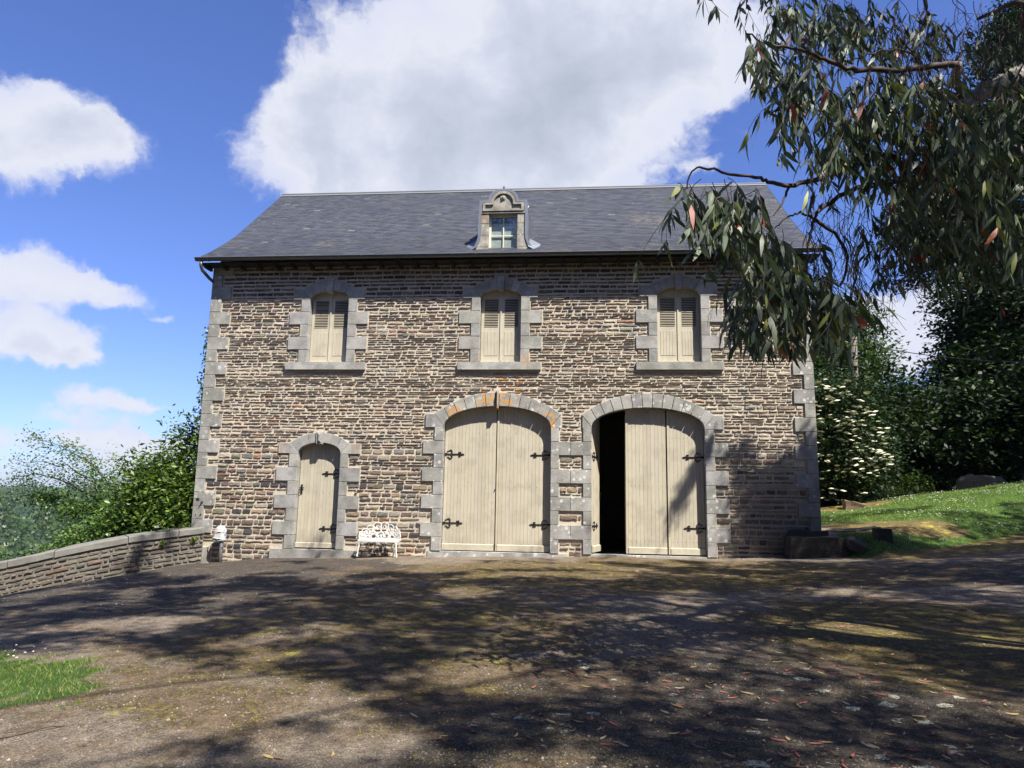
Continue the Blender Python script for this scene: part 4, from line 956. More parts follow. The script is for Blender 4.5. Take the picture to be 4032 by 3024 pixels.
for sx in (-1, 1):
    for fr_ in (1, 0):
        b = MB(); y = -.20 if fr_ else .05; x = .48 if fr_ else .30
        if fr_: P = [(sx*(x-.12), y, .40), (sx*(x-.04), y, .375), (sx*(x-.005), y, .33), (sx*(x+.0), y-.01, .22), (sx*(x+.012), y-.02, .1), (sx*(x+.025), y-.03, .012)]; Rr = [.03, .032, .028, .02, .017, .024]
        else: P = [(sx*(x+.05), y, .40), (sx*(x-.0), y, .34), (sx*(x-.0), y+.02, .2), (sx*(x+.03+.02), y+.05, .08), (sx*(x+.06), y+.07, .0)]; Rr = [.022, .02, .015, .013, .018]
        b.tube([P3(*p) for p in P], Rr, 6)
        if fr_:
            b.tube([P3(sx*x, y, .35), P3(sx*(x-.09), y, .365), P3(sx*(x-.17), y, .385)], [.022, .014, .01], 5)
        b.build('leg', M['whitecast'], bn)

# ------------------------------------------------------------------ wrapped standpipe
sp_ = empty('wrapped_standpipe', (-9.3, -.25, -.16)); tag(sp_, 'grey standpipe with its top wrapped in taped white plastic beside the parapet', 'standpipe')
b = MB(); b.tube([(-9.30, -.25, -.3), (-9.305, -.25, .1), (-9.29, -.25, .62)], [.05, .05, .048], 8); b.tube([(-9.29, -.26, .2), (-9.24, -.29, .22)], .02, 6); b.build('pipe', M['pipe'], sp_, smooth=True)
R = random.Random(8); b = MB(); rings = []
for k, (z, rx, ry, ox) in enumerate([(.36, .17, .11, -.03), (.40, .18, .12, -.02), (.50, .165, .12, -.01), (.60, .155, .11, 0), (.68, .14, .09, 0), (.73, .08, .05, -.01), (.745, .015, .015, -.02)]):
    rings.append(b.vs([(-9.38+ox+.0+rx*math.cos(a)*R.uniform(.88, 1.1)+(.02 if k < 2 else .01*k), -.25+ry*math.sin(a)*R.uniform(.85, 1.1), z+R.uniform(-.015, .015)) for a in np.linspace(0, 6.283, 13)[:-1]]))
for A, B in zip(rings, rings[1:]):
    for k in range(12): b.f(A[k], A[(k+1) % 12], B[(k+1) % 12], B[k])
b.f(*rings[-1]); b.build('plastic_wrap', M['plastic'], sp_)
b = MB()
for z in (.43, .61): b.tube([(-9.385+.168*math.cos(a), -.25+.125*math.sin(a), z+.01*math.sin(2*a)) for a in np.linspace(0, 6.283, 14)], .012, 4)
b.build('tape', m_plain('cream_tape', (.45, .42, .30), .6), sp_)

# ------------------------------------------------------------------ stones by the right corner
def rough_block(name, pts, mat, label, cat, seed=1, jit=.02, group=None, sub=2):
    """convex-ish block from an 8-corner list, subdivided and roughened"""
    bm = bmesh.new(); v = [bm.verts.new(p) for p in pts]
    for q in ((0,3,2,1),(4,5,6,7),(0,1,5,4),(1,2,6,5),(2,3,7,6),(3,0,4,7)): bm.faces.new([v[k] for k in q])
    bmesh.ops.subdivide_edges(bm, edges=bm.edges[:], cuts=sub, use_grid_fill=True)
    for w in bm.verts:
        n = mnoise.noise_vector(Vector(w.co)*4+Vector((seed*7.1, 0, 0))); w.co += n*jit*2
    me = bpy.data.meshes.new(name); c = np.mean(np.array(pts), 0); c[2] = min(p[2] for p in pts)
    bmesh.ops.translate(bm, verts=bm.verts, vec=Vector(-c)); bm.to_mesh(me); bm.free(); me.materials.append(mat)
    o = bpy.data.objects.new(name, me); linkobj(o, None, c)
    if label: tag(o, label, cat, group)
    return o
def bx8(x0, x1, y0, y1, z0, z1): return [(x0,y0,z0),(x1,y0,z0),(x1,y1,z0),(x0,y1,z0),(x0,y0,z1),(x1,y0,z1),(x1,y1,z1),(x0,y1,z1)]
rough_block('retaining_stone', bx8(4.98, 6.30, -.62, .2, .0, .80), M['oldstone'], 'long mossy retaining stone at the foot of the right barn corner', 'stone', 1, .03, sub=5)
rough_block('sloping_slab', [(6.22,-.72,.58),(6.95,-.78,.26),(7.35,-.35,.36),(6.5,-.3,.66),(6.22,-.72,.83),(6.98,-.78,.40),(7.4,-.35,.48),(6.5,-.3,.87)], M['oldstone'], 'grey stone slab lying on a slant beside the retaining stone', 'stone slab', 2, .014, sub=4)
rough_block('base_stone', bx8(5.1, 6.02, -.14, .1, .79, .945), M['oldstone'], 'flat grey footing stone directly under the right corner quoins', 'stone', 5, .008, sub=3)
z_ = float(gz(7.2, -.55)); rough_block('square_stone_block', bx8(6.92, 7.26, -.72, -.45, z_-.1, z_+.26), M['blackwood'], 'small dark square block standing alone on the grass by the slab', 'block', 3, .008, sub=3)
def hit(px, py):
    d = ray(px, py)
    for q in np.arange(10, 60, .05):
        p = CP+d*(q/F)
        if p[2] < gz(p[0], p[1]): return p
    return CP+d*(30/F)
LX, LY, z_ = hit(3330, 2006); rough_block('cut_log', [(LX,LY,z_-.3),(LX+.7,LY-.1,z_-.3),(LX+.9,LY+.5,z_-.2),(LX+.1,LY+.6,z_-.2),(LX,LY,z_+.30),(LX+.65,LY-.1,z_+.16),(LX+.8,LY+.5,z_+.2),(LX+.1,LY+.6,z_+.32)], M['stumpw'], 'weathered cut log lying behind the barn corner at the edge of the lawn', 'log', 4, .03, sub=3)
ZD = [float(gz(a, c)) for a, c in ((6.0, .55), (7.7, 1.0), (7.7, 1.35), (6.0, 1.15))]
rough_block('drain_slab', [(6.0, .55, ZD[0]-.2), (7.7, 1.0, ZD[1]-.2), (7.7, 1.35, ZD[2]-.2), (6.0, 1.15, ZD[3]-.2), (6.0, .55, ZD[0]+.03), (7.7, 1.0, ZD[1]+.03), (7.7, 1.35, ZD[2]+.03), (6.0, 1.15, ZD[3]+.03)], M['blackwood'], 'dark wet slab sunk in the ground running from the barn corner', 'slab', 6, .02, sub=4)
# stump on the crest of the lawn
sx, sy = at(3775, 1905, 30)[0], at(3775, 1905, 30)[1]; sz = float(gz(sx, sy))
stp = at(3863, 1893, 28.5); sz = stp[2]
b = MB(); R = random.Random(12); rings = []
for k, (z, r) in enumerate([(-.6, .95), (-.02, .85), (.05, .74), (.14, .69), (.19, .64), (.15, .3)]):
    rings.append(b.vs([(stp[0]+r*math.cos(a)*R.uniform(.88, 1.14), stp[1]+r*.8*math.sin(a)*R.uniform(.9, 1.1), sz+z+R.uniform(-.07, .07)*(k > 1)) for a in np.linspace(0, 6.283, 19)[:-1]]))
for A, B in zip(rings, rings[1:]):
    for k in range(18): b.f(A[k], A[(k+1) % 18], B[(k+1) % 18], B[k])
b.f(*rings[-1]); tag(b.build('tree_stump', M['stumpw'], None), 'wide ragged tree stump on the crest of the daisy lawn', 'tree stump')

# ------------------------------------------------------------------ foliage engine
def unit(v): return v/np.maximum(1e-9, np.linalg.norm(v, axis=-1, keepdims=True))
def leaves(P, D_, Nn, L, Wd, droop=.15):
    """P base points, D_ unit directions, Nn rough normals -> verts (n*6), quads; a leaf folds along its rib and curves"""
    n = len(P); L = np.broadcast_to(L, (n,))[:, None]; Wd = np.broadcast_to(Wd, (n,))[:, None]
    side_ = unit(np.cross(D_, Nn)); up = np.cross(side_, D_); dn = np.array([0, 0, -1.])
    a = P; m1 = P+D_*L*.38+up*L*.05; e = P+D_*L+dn*L*droop
    l = m1+side_*Wd*.5-up*Wd*.10; r = m1-side_*Wd*.5-up*Wd*.10
    l2 = P+D_*L*.72+side_*Wd*.32+dn*L*droop*.5; r2 = P+D_*L*.72-side_*Wd*.32+dn*L*droop*.5
    V = np.stack([a, l, l2, e, r2, r], 1).reshape(-1, 3); i = np.arange(n)[:, None]*6
    Qd = np.concatenate([i+np.array([[0, 1, 2, 3]]), i+np.array([[0, 3, 4, 5]])], 0); return V, Qd
def quads(P, D_, Nn, L, Wd):
    n = len(P); L = np.broadcast_to(L, (n,))[:, None]; Wd = np.broadcast_to(Wd, (n,))[:, None]; side_ = unit(np.cross(D_, Nn))
    m = P+D_*L*.45; V = np.stack([P, m+side_*Wd*.5, P+D_*L, m-side_*Wd*.5], 1).reshape(-1, 3); i = np.arange(n)[:, None]*4
    return V, i+np.array([[0, 1, 2, 3]])
def rnd(n, *s): return RS.normal(size=(n, 3))
def tints(n, cols, rep, var=.25, w=None):
    c = np.array(cols)[RS.choice(len(cols), n, p=w)]*RS.uniform(1-var, 1+var, (n, 1)); return np.repeat(c, rep, 0)
def crown(name, clumps, n, L, Wd, mat, cols, parent, flat=.5, var=.35, hollow=.55, wts=None, dirz=-.1, up=1.):
    """clumps: (centre, rx, ry, rz). Leaves gather in sprays near clump surfaces"""
    vol = np.array([c[1]*c[3] for c in clumps]); k = RS.choice(len(clumps), n//14+1, p=vol/vol.sum())
    C_ = np.array([c[0] for c in clumps])[k]; Rr = np.array([c[1:] for c in clumps])[k]
    u = unit(rnd(len(k))); rr = RS.uniform(hollow, 1.08, (len(k), 1))**.8; sc = C_+u*Rr*rr           # spray centres
    P = np.repeat(sc, 14, 0)[:n]+rnd(n)*np.array([L*1.7, L*1.7, L*1.7*flat])
    D_ = unit(rnd(n)*np.array([1, 1, .5])+np.array([0, 0, dirz])+np.repeat(u, 14, 0)[:n]*.5); Nn = unit(rnd(n)*.45+np.array([0, 0, up]))
    V, Q_ = quads(P, D_, Nn, L*RS.uniform(.7, 1.25, n), Wd*RS.uniform(.7, 1.2, n))
    cl_ = np.repeat(RS.uniform(.65, 1.3, (len(k), 1)), 14, 0)[:n]; T_ = tints(n, cols, 1, var, wts)*cl_
    o = fastmesh(name, V, Q_, mat, parent, np.repeat(T_, 4, 0)); return o
def limb(b, P, r0, r1, n=6, wob=.0, sub=4):
    Pf = []
    P = [np.array(p, float) for p in P]
    for i in range(len(P)-1):
        for q in range(sub):
            t_ = q/sub; p0 = P[max(0, i-1)]; p1 = P[i]; p2 = P[i+1]; p3 = P[min(len(P)-1, i+2)]
            Pf.append(.5*((2*p1)+(-p0+p2)*t_+(2*p0-5*p1+4*p2-p3)*t_**2+(-p0+3*p1-3*p2+p3)*t_**3))
    Pf.append(P[-1]); m = len(Pf); Pf = [p+(RS.normal(size=3)*wob if 0 < i < m-1 else 0) for i, p in enumerate(Pf)]
    b.tube(Pf, [r0+(r1-r0)*i/(m-1) for i in range(m)], n); return Pf
def tree(name, base, clumps, n, L, Wd, mat, cols, label, cat='tree', trunk_r=.25, bark='bark', flat=.5, hollow=.55, var=.35, wts=None, group=None, crown_name='crown', limbs=6, up=1.):
    base = np.array(base, float); r = empty(name, base); tag(r, label, cat, group)
    cc = np.mean([c[0] for c in clumps], 0); b = MB(); top = cc+np.array([0, 0, clumps[0][3]*.3])
    limb(b, [base-np.array([0, 0, .5]), base*.6+np.array([cc[0], cc[1], base[2]+(cc[2]-base[2])*.3])*.4, top], trunk_r, trunk_r*.3, 8, trunk_r*.15)
    b.build('trunk', M[bark], r, smooth=True)
    b = MB()
    for i in np.linspace(0, len(clumps)-1, min(limbs, len(clumps))).astype(int):
        c = clumps[i]; st_ = base*.55+cc*.45+RS.normal(size=3)*.1; mid = (st_+c[0])/2+np.array([0, 0, .3]); limb(b, [st_, mid, c[0]], trunk_r*.35, trunk_r*.07, 5, trunk_r*.1)
    b.build('branches', M[bark], r)
    o = crown(crown_name, clumps, n, L, Wd, mat, cols, r, flat, var, hollow, wts, up=up); return r
def cp(px, py, d, rpx, rpy, rd=None):
    """ellipsoid clump from its bearing and distance"""
    k = d/F; return (at(px, py, d), rpx*k, (rd if rd else rpx*k), rpy*k)

# ---- left: laurel, ivy, leaning tree, thicket
LAUR = [(.055, .105, .018), (.03, .065, .014), (.10, .165, .025), (.15, .21, .035)]
tree('laurel_shrub', (-11.4, 1.6, -2.5), [cp(690, 1960, 19.8, 110, 140), cp(610, 1920, 19.6, 90, 110), cp(560, 1990, 19.2, 80, 80), cp(720, 1820, 20.2, 50, 130), cp(745, 1720, 20.6, 35, 60), cp(640, 2060, 19.3, 120, 60), cp(700, 2080, 19.6, 80, 50), cp(560, 1850, 19.5, 30, 50)],
     15000, .17, .06, M['glossy'], LAUR, 'glossy laurel shrub with upright shoots crowding the left barn corner', 'shrub', .08, flat=.9, hollow=.3, var=.4, up=.3)
HAZ = [(.09, .16, .03), (.065, .12, .025), (.14, .22, .04), (.11, .18, .06)]
r = empty('leaning_tree', (-13.2, 2.5, -4)); tag(r, 'slender young tree with arching sprays of small leaves leaning left over the parapet', 'tree')
b = MB(); SPR = [[(620, 2200), (540, 2060), (470, 1960), (380, 1850), (260, 1770), (115, 1712)], [(560, 2150), (470, 2010), (370, 1900), (240, 1830), (60, 1810)], [(560, 2150), (420, 1990), (260, 1900), (120, 1870), (10, 1910)], [(600, 2180), (560, 2040), (545, 1950), (520, 1870), (440, 1800)], [(480, 2150), (380, 2010), (240, 1950), (90, 1950), (-60, 1930)],
                 [(540, 2100), (470, 1985), (450, 1930), (440, 1870)], [(650, 2200), (520, 2070), (430, 2010), (300, 2010), (200, 1990)], [(380, 1990), (373, 1950), (370, 1870), (350, 1800), (250, 1750)]]
pts = []
for k, sp0 in enumerate(SPR):
    dd = 20.5+.25*k; PF = limb(b, [at(x, y, dd) for x, y in sp0], .035, .006, 5, .03, 6)
    m = len(PF)
    for i, p in enumerate(PF):
        if i > m*.35: pts += [p+RS.normal(size=3)*.15 for _ in range(34)]+[p+np.array([RS.uniform(-.3, .3), RS.uniform(-.3, .3), -RS.uniform(0, .45)]) for _ in range(14)]
b.build('trunk', M['twig'], r)
pts = np.array(pts); n = len(pts); V, Q_ = leaves(pts, unit(rnd(n)*np.array([1, 1, .4])), unit(rnd(n)*.5+np.array([0, 0, 1])), RS.uniform(.06, .10, n), RS.uniform(.04, .06, n))
fastmesh('leaves', V, Q_, M['leaf'], r, tints(n, HAZ, 6, .3))
tree('hedge_thicket', (-13.5, .5, -4), [cp(250, 2170, 21, 90, 30), cp(340, 2120, 20.6, 100, 50), cp(440, 2080, 20, 100, 60), cp(400, 2000, 20.8, 60, 45), cp(560, 2080, 19.8, 80, 45), cp(480, 2020, 20.3, 60, 50), cp(300, 2010, 20.8, 50, 35), cp(180, 1960, 21.2, 80, 22), cp(470, 2110, 19.6, 120, 30)],
     11000, .10, .07, M['leaf'], HAZ, 'bright green hedge thicket rising behind the parapet wall', 'hedge', .06, 'twig', flat=.6, hollow=.2, var=.5)
# ivy on left corner
iv = empty('ivy_plant', (-10.35, .1, 0)); tag(iv, 'ivy climbing the left edge of the barn wall', 'ivy')
n = 1500; zz = RS.uniform(0, 1, n)**1.3*5.6+.6; wv = .04+.22*np.clip(1-zz/6.3, 0, 1)**1.2*(1+.6*np.sin(zz*7)); P = np.stack([XL-.03-np.abs(RS.normal(size=n))*wv, RS.uniform(-.03, .5, n), zz], 1)
V, Q_ = leaves(P, unit(rnd(n)+np.array([-.5, -.6, -.3])), unit(rnd(n)*.4+np.array([-.5, -1, .5])), .075, .07); fastmesh('leaves', V, Q_, M['leaf'], iv, tints(n, LAUR, 6, .35))
b = MB(); limb(b, [(XL-.03, .05, 0), (XL-.05, .1, 2), (XL-.02, .06, 4), (XL-.03, .08, 6)], .02, .006, 5, .015); b.build('stem', M['twig'], iv)
# small plants rooted in the parapet
for k, (s, z) in enumerate(((.25, .42), (1.0, .33))):
    p = wpt(s, .05); n = 70; P = np.array([p[0], p[1], z])+rnd(n)*.03
    V, Q_ = leaves(P, unit(rnd(n)+np.array([.3, -.5, 0])), unit(rnd(n)+np.array([0, 0, 1])), .045, .035)
    tag(fastmesh('wall_plant', V, Q_, M['leaf'], None, tints(n, [(.14, .2, .02), (.08, .14, .03)], 6)), ['yellow green weed sprouting at the barn end of the parapet', 'small weed in a joint below the second coping stone of the parapet', 'grey green tuft rooted midway along the parapet face'][k], 'plant', 'weeds in the parapet joints')
# far woods in the valley and on the ridge
WOOD = [(.034, .066, .013), (.022, .045, .011), (.052, .095, .016), (.075, .105, .025)]
cl_ = []
for k in range(1000):
    a = RS.uniform(rad(8), rad(50)); d = 120*(1/(1-RS.uniform(0, .86))); x, y = -math.sin(a)*d, math.cos(a)*d-18
    z = float(gz(x, y)); rr = RS.uniform(4.0, 7.5)*(1+d/1500); cl_.append(((x, y, z+rr*.8), rr, rr, rr*1.05))
vol_n = 150000; C_ = np.array([c[0] for c in cl_]); Rr = np.array([c[1:] for c in cl_]); k = RS.choice(len(cl_), vol_n); u = unit(rnd(vol_n)); u[:, 2] = np.abs(u[:, 2])*.9-.15
lump = 1+.22*np.sin(u[:, :1]*6+k[:, None])*np.cos(u[:, 1:2]*5+k[:, None]*2)+.1*RS.normal(size=(vol_n, 1)); P = C_[k]+u*Rr[k]*lump
sz_ = Rr[k][:, 0]*.21; V, Q_ = quads(P, unit(rnd(vol_n)), unit(u+rnd(vol_n)*.5), sz_, sz_*.9); T_ = tints(vol_n, WOOD, 1, .3)*RS.uniform(.75, 1.3, (len(cl_), 1))[k]
tag(fastmesh('valley_woods', V, Q_, M['leaf'], None, np.repeat(T_, 4, 0)), 'wooded valley side stretching away beyond the parapet to the ridge', 'woods', kind='stuff')

# ---- right background
gzb = lambda x, y: float(gz(x, y))
CH = [(.035, .065, .014), (.025, .05, .012), (.07, .12, .025), (.05, .085, .03)]
p = at(3330, 1900, 36)
tree('chestnut_tree', (p[0], p[1], gzb(p[0], p[1])-1), [cp(3250, 1330, 36, 130, 110), cp(3350, 1290, 36, 110, 90), cp(3380, 1420, 35, 120, 100), cp(3290, 1480, 35, 150, 120), cp(3390, 1520, 35, 90, 80), cp(3450, 1640, 35, 70, 60), cp(3200, 1230, 37, 100, 70), cp(3150, 1380, 37, 80, 150), cp(3520, 1720, 36, 60, 60), cp(3400, 1700, 37, 120, 100), cp(3300, 1700, 38, 160, 150), cp(3180, 1700, 38, 120, 200)],
     52000, .24, .10, M['leaf'], CH, 'tall sweet chestnut rising behind the flowering elder bush', 'tree', .3, flat=.55, hollow=.25)
p = at(3320, 2020, 27)
eb = tree('elder_bush', (p[0], p[1], gzb(p[0], p[1])-.3), [cp(3180, 1600, 27, 130, 110), cp(3300, 1560, 27, 150, 90), cp(3250, 1720, 26.5, 190, 130), cp(3400, 1680, 27, 110, 110), cp(3280, 1850, 26.5, 180, 110), cp(3430, 1800, 27, 100, 90), cp(3170, 1820, 27, 110, 140), cp(3360, 1920, 27, 120, 60), cp(3200, 1950, 27, 110, 60)],
     34000, .15, .08, M['darkleaf'], [(.022, .042, .012), (.03, .055, .014), (.015, .03, .009)], 'dark elder bush covered in flat cream flower heads beyond the right barn corner', 'bush', .12, flat=.5, hollow=.3)
FH = MB(); R = random.Random(31)
hp = []
for k in range(330):
    c = [(3180, 1560, 130, 120), (3300, 1620, 170, 130), (3270, 1760, 190, 130), (3400, 1700, 110, 110), (3290, 1880, 170, 100), (3430, 1830, 90, 70)][R.randrange(6)]
    a = R.uniform(0, 6.28); q = R.uniform(.1, 1.)**.6; px, py = c[0]+c[2]*q*math.cos(a), c[1]+c[3]*q*math.sin(a)
    if py < 1480 or px > 3530: continue
    hp.append(at(px, py, R.uniform(24.6, 25.9)))
rest = MB()
proto = None
for i, p in enumerate(hp):
    if proto is None:
        q = MB(); cen = q.v((p[0], p[1], p[2]+.02)); ring = q.vs([(p[0]+.11*math.cos(a)*(1+.2*math.sin(5*a)), p[1]+.11*math.sin(a)*(1+.2*math.cos(4*a)), p[2]-.012+.01*math.sin(3*a)) for a in np.linspace(0, 6.283, 13)[:-1]])
        lo = q.v((p[0], p[1], p[2]-.05))
        for j in range(12): q.f(cen, ring[j], ring[(j+1) % 12]); q.f(lo, ring[(j+1) % 12], ring[j])
        o_ = q.build('flower_head', m_plain('cream_blossom', (.50, .50, .36), .9, 0, .2, 40), eb); proto = (o_.data, WLOC[o_.name].copy(), p)
    elif i < 300:
        o_ = bpy.data.objects.new('flower_head', proto[0]); linkobj(o_, eb, proto[1]+(p-proto[2])); o_.rotation_euler = (R.uniform(-.25, .35), R.uniform(-.25, .25), R.uniform(0, 6)); s_ = R.uniform(.6, 1.15); o_.scale = (s_, s_, s_)
DK = [(.014, .028, .008), (.02, .038, .01), (.01, .02, .007), (.035, .06, .014)]
p = at(3900, 1900, 38)
tree('dark_beech_tree', (p[0], p[1], gzb(p[0], p[1])-1), [cp(3850, 1320, 38, 150, 130), cp(3900, 1180, 38, 200, 160), cp(3780, 1450, 37, 140, 80), cp(3950, 1450, 37, 220, 150), cp(4050, 1250, 38, 180, 300), cp(3850, 1600, 36, 240, 100), cp(3650, 1640, 36, 150, 90), cp(3700, 1770, 35, 230, 90), cp(3950, 1720, 35, 220, 110), cp(3560, 1800, 36, 120, 100), cp(3620, 1890, 35, 110, 50), cp(3880, 1850, 35, 180, 60), cp(4100, 1600, 36, 200, 250), cp(3690, 1560, 37, 90, 50)],
     85000, .26, .17, M['darkleaf'], DK, 'broad dark beech with layered boughs filling the right edge behind the lawn', 'tree', .45, flat=.25, hollow=.15)
p = at(4060, 1900, 42)
tree('tall_dark_conifer', (p[0], p[1], gzb(p[0], p[1])-1), [cp(4000, 1050, 42, 160, 120), cp(3900, 980, 42, 200, 110), cp(3760, 900, 42, 190, 90), cp(3640, 880, 41, 150, 90), cp(3950, 800, 42, 200, 140), cp(3700, 760, 42, 140, 90), cp(4050, 600, 43, 200, 150), cp(3900, 500, 43, 150, 120), cp(4100, 380, 43, 170, 160), cp(3980, 200, 44, 130, 150), cp(4120, 60, 44, 160, 200), cp(3640, 1080, 41, 110, 50), cp(3830, 680, 42, 160, 90)],
     80000, .28, .14, M['darkleaf'], DK, 'towering dark conifer with drooping sprays behind the eucalyptus', 'tree', .5, flat=.5, hollow=.3)
tree('shaded_shrub', (at(3480, 1960, 33)[0], at(3480, 1960, 33)[1], 1.), [cp(3500, 1960, 33, 90, 60), cp(3600, 1960, 33, 110, 40), cp(3560, 1900, 33.5, 90, 60), cp(3420, 1900, 34, 70, 60)], 5000, .12, .08, M['leaf'], [(.05, .08, .015), (.03, .05, .012)], 'low shrub in the shade under the dark beech', 'shrub', .05, hollow=.2)
tree('distant_thicket', (at(3300, 1950, 52)[0], at(3300, 1950, 52)[1], 0.), [cp(x, 1900+30*math.sin(x), 52, 110, 190) for x in range(3100, 4200, 110)], 16000, .6, .5, M['darkleaf'], DK, 'dark belt of undergrowth closing the view beneath the trees', 'undergrowth', .1, hollow=.1)
for k, (px, w, d, lb_) in enumerate(((3330, .28, 33, 'shadowed tree with its trunk showing under the elder flowers'), (3527, .3, 34, 'tree with a straight dark trunk beside the low shaded shrub'), (3995, .35, 34, 'tree with a dark trunk standing under the beech behind the lawn'))):
    a = at(px, 2010, d); c = at(px-8, 1650, d); st0 = empty('shaded_tree', a-np.array([0, 0, .6])); tag(st0, lb_, 'tree', 'trees in the shade behind the lawn')
    b = MB(); limb(b, [a-np.array([0, 0, 1.5]), (a+c)/2, c], w, w*.6, 9, .03); b.build('trunk', M['blackwood'], st0, smooth=True)
    crown('crown', [(c+np.array([RS.normal(), RS.normal(), q*.8]), 1.5, 1.5, 1.2) for q in range(3)], 2500, .26, .17, M['darkleaf'], DK, st0)
# pole and cable
pa, pb = at(3375, 1900, 31), at(3362, 1327, 31); pr = empty('utility_pole', pa-np.array([0, 0, 1])); tag(pr, 'weathered wooden utility pole above the elder bush', 'pole')
b = MB(); b.tube([pa-np.array([0, 0, 1]), pb], [.15, .125], 10); b.build('pole_shaft', M['pole'], pr, smooth=True)
b = MB()
for q in (.02, .06, .2): c = pb+(pa-pb)*q; b.tube([c+np.array([.135*math.cos(a), .135*math.sin(a), 0]) for a in np.linspace(0, 6.3, 9)], .012, 4)
b.build('pole_bands', M['gutter'], pr)
e = at(4300, 1420, 24); b = MB(); a = pb-np.array([0, 0, .2]); b.tube([a+(e-a)*u-np.array([0, 0, 1.0])*4*.35*u*(1-u)+np.array([0, 0, .0]) for u in np.linspace(0, 1, 16)], .018, 5)
e2 = np.array([XR+.1, 3.5, 6.0]); b.tube([a+(e2-a)*u-np.array([0, 0, 1.])*4*.3*u*(1-u) for u in np.linspace(0, 1, 14)], .014, 4)
tag(b.build('overhead_cable', M['iron'], None), 'twisted black cable hanging from the pole towards the dark trees', 'cable')

# ------------------------------------------------------------------ eucalyptus
eu = empty('eucalyptus_tree', (7.5, -14.2, .4)); tag(eu, 'large eucalyptus with pale limbs and long drooping grey green leaves hanging in from the right', 'tree')
b = MB(); limb(b, [(7.5, -14.2, -.2), (7.6, -14.3, 3), (7.2, -14.6, 7), (6.2, -15, 11)], .5, .22, 12, .03); b.build('trunk', M['eucbark'], eu, smooth=True)
def AT(px, py, d): return at(px, py, d)
BR = [([(7.4, -14.4, 4.6), AT(4350, 200, 7.2), AT(4032, 289, 6.8), AT(3900, 350, 6.6), AT(3814, 391, 6.5), AT(3749, 434, 6.4)], .11, .05),
      ([(7.4, -14.4, 4.0), AT(4400, 520, 7.2), AT(4032, 593, 6.6), AT(3894, 637, 6.4), AT(3700, 670, 6.3), AT(3583, 702, 6.2)], .075, .035),
      ([AT(3814, 391, 6.5), AT(3770, 330, 6.4), AT(3771, 253, 6.3)], .05, .04), ([AT(3814, 391, 6.5), AT(3730, 370, 6.45), AT(3700, 350, 6.4)], .045, .03),
      ([AT(3771, 253, 6.3), AT(3640, 264, 6.2), AT(3423, 278, 6.0), AT(3315, 260, 5.9), AT(3206, 217, 5.8), AT(3134, 192, 5.7), AT(3011, 174, 5.6), AT(2935, 120, 5.5)], .03, .005),
      ([AT(3583, 702, 6.2), AT(3496, 608, 6.0), AT(3337, 666, 5.8), AT(3221, 709, 5.7), AT(3112, 731, 5.6), AT(3026, 716, 5.5), AT(2975, 698, 5.5), AT(2808, 673, 5.4), AT(2743, 666, 5.4), AT(2690, 750, 5.4)], .028, .005),
      ([AT(3583, 702, 6.2), AT(3440, 730, 6.0), AT(3344, 752, 5.9), AT(3250, 810, 5.8), AT(3206, 861, 5.7), AT(3185, 962, 5.7), AT(3175, 1030, 5.7)], .028, .006),
      ([AT(3206, 861, 5.7), AT(3150, 840, 5.7), AT(3100, 860, 5.6), AT(3050, 900, 5.6)], .012, .004),
      ([AT(3112, 731, 5.6), AT(3080, 800, 5.6), AT(3045, 850, 5.5)], .012, .004),
      ([AT(3423, 278, 6.0), AT(3410, 340, 5.9), AT(3390, 430, 5.9), AT(3370, 470, 5.9)], .013, .004), ([AT(3640, 264, 6.2), AT(3560, 200, 6.2), AT(3440, 208, 6.1), AT(3340, 240, 6.)], .012, .004),
      ([(7.35, -14.4, 4.3), AT(4300, 480, 7.), AT(4032, 497, 6.7), AT(3890, 515, 6.5), AT(3800, 560, 6.4)], .02, .008), ([(7.1, -14.6, 6.6), AT(4200, 60, 7.), AT(4032, 10, 6.8), AT(3950, 30, 6.8), AT(3850, 75, 6.8)], .03, .015),
      ([(6.9, -14.7, 7.6), AT(3900, -250, 7.5), AT(3500, -180, 7.), AT(3150, -100, 6.8), AT(2950, -60, 6.6)], .09, .02), ([AT(3206, 861, 5.7), AT(3330, 980, 5.9), AT(3310, 1120, 6.), AT(3250, 1090, 6.), AT(3180, 1125, 5.9)], .015, .006),
      ([AT(3500, -180, 7.), AT(3600, -120, 7.), AT(3650, 60, 6.9), AT(3560, 200, 6.6)], .03, .01)]
for P, r0, r1 in BR:
    b = MB(); limb(b, P, r0, r1, 7, .006 if r0 < .04 else .01, 5); b.build('branch', M['eucbark'] if r0 > .04 else M['twig'], eu, smooth=True)
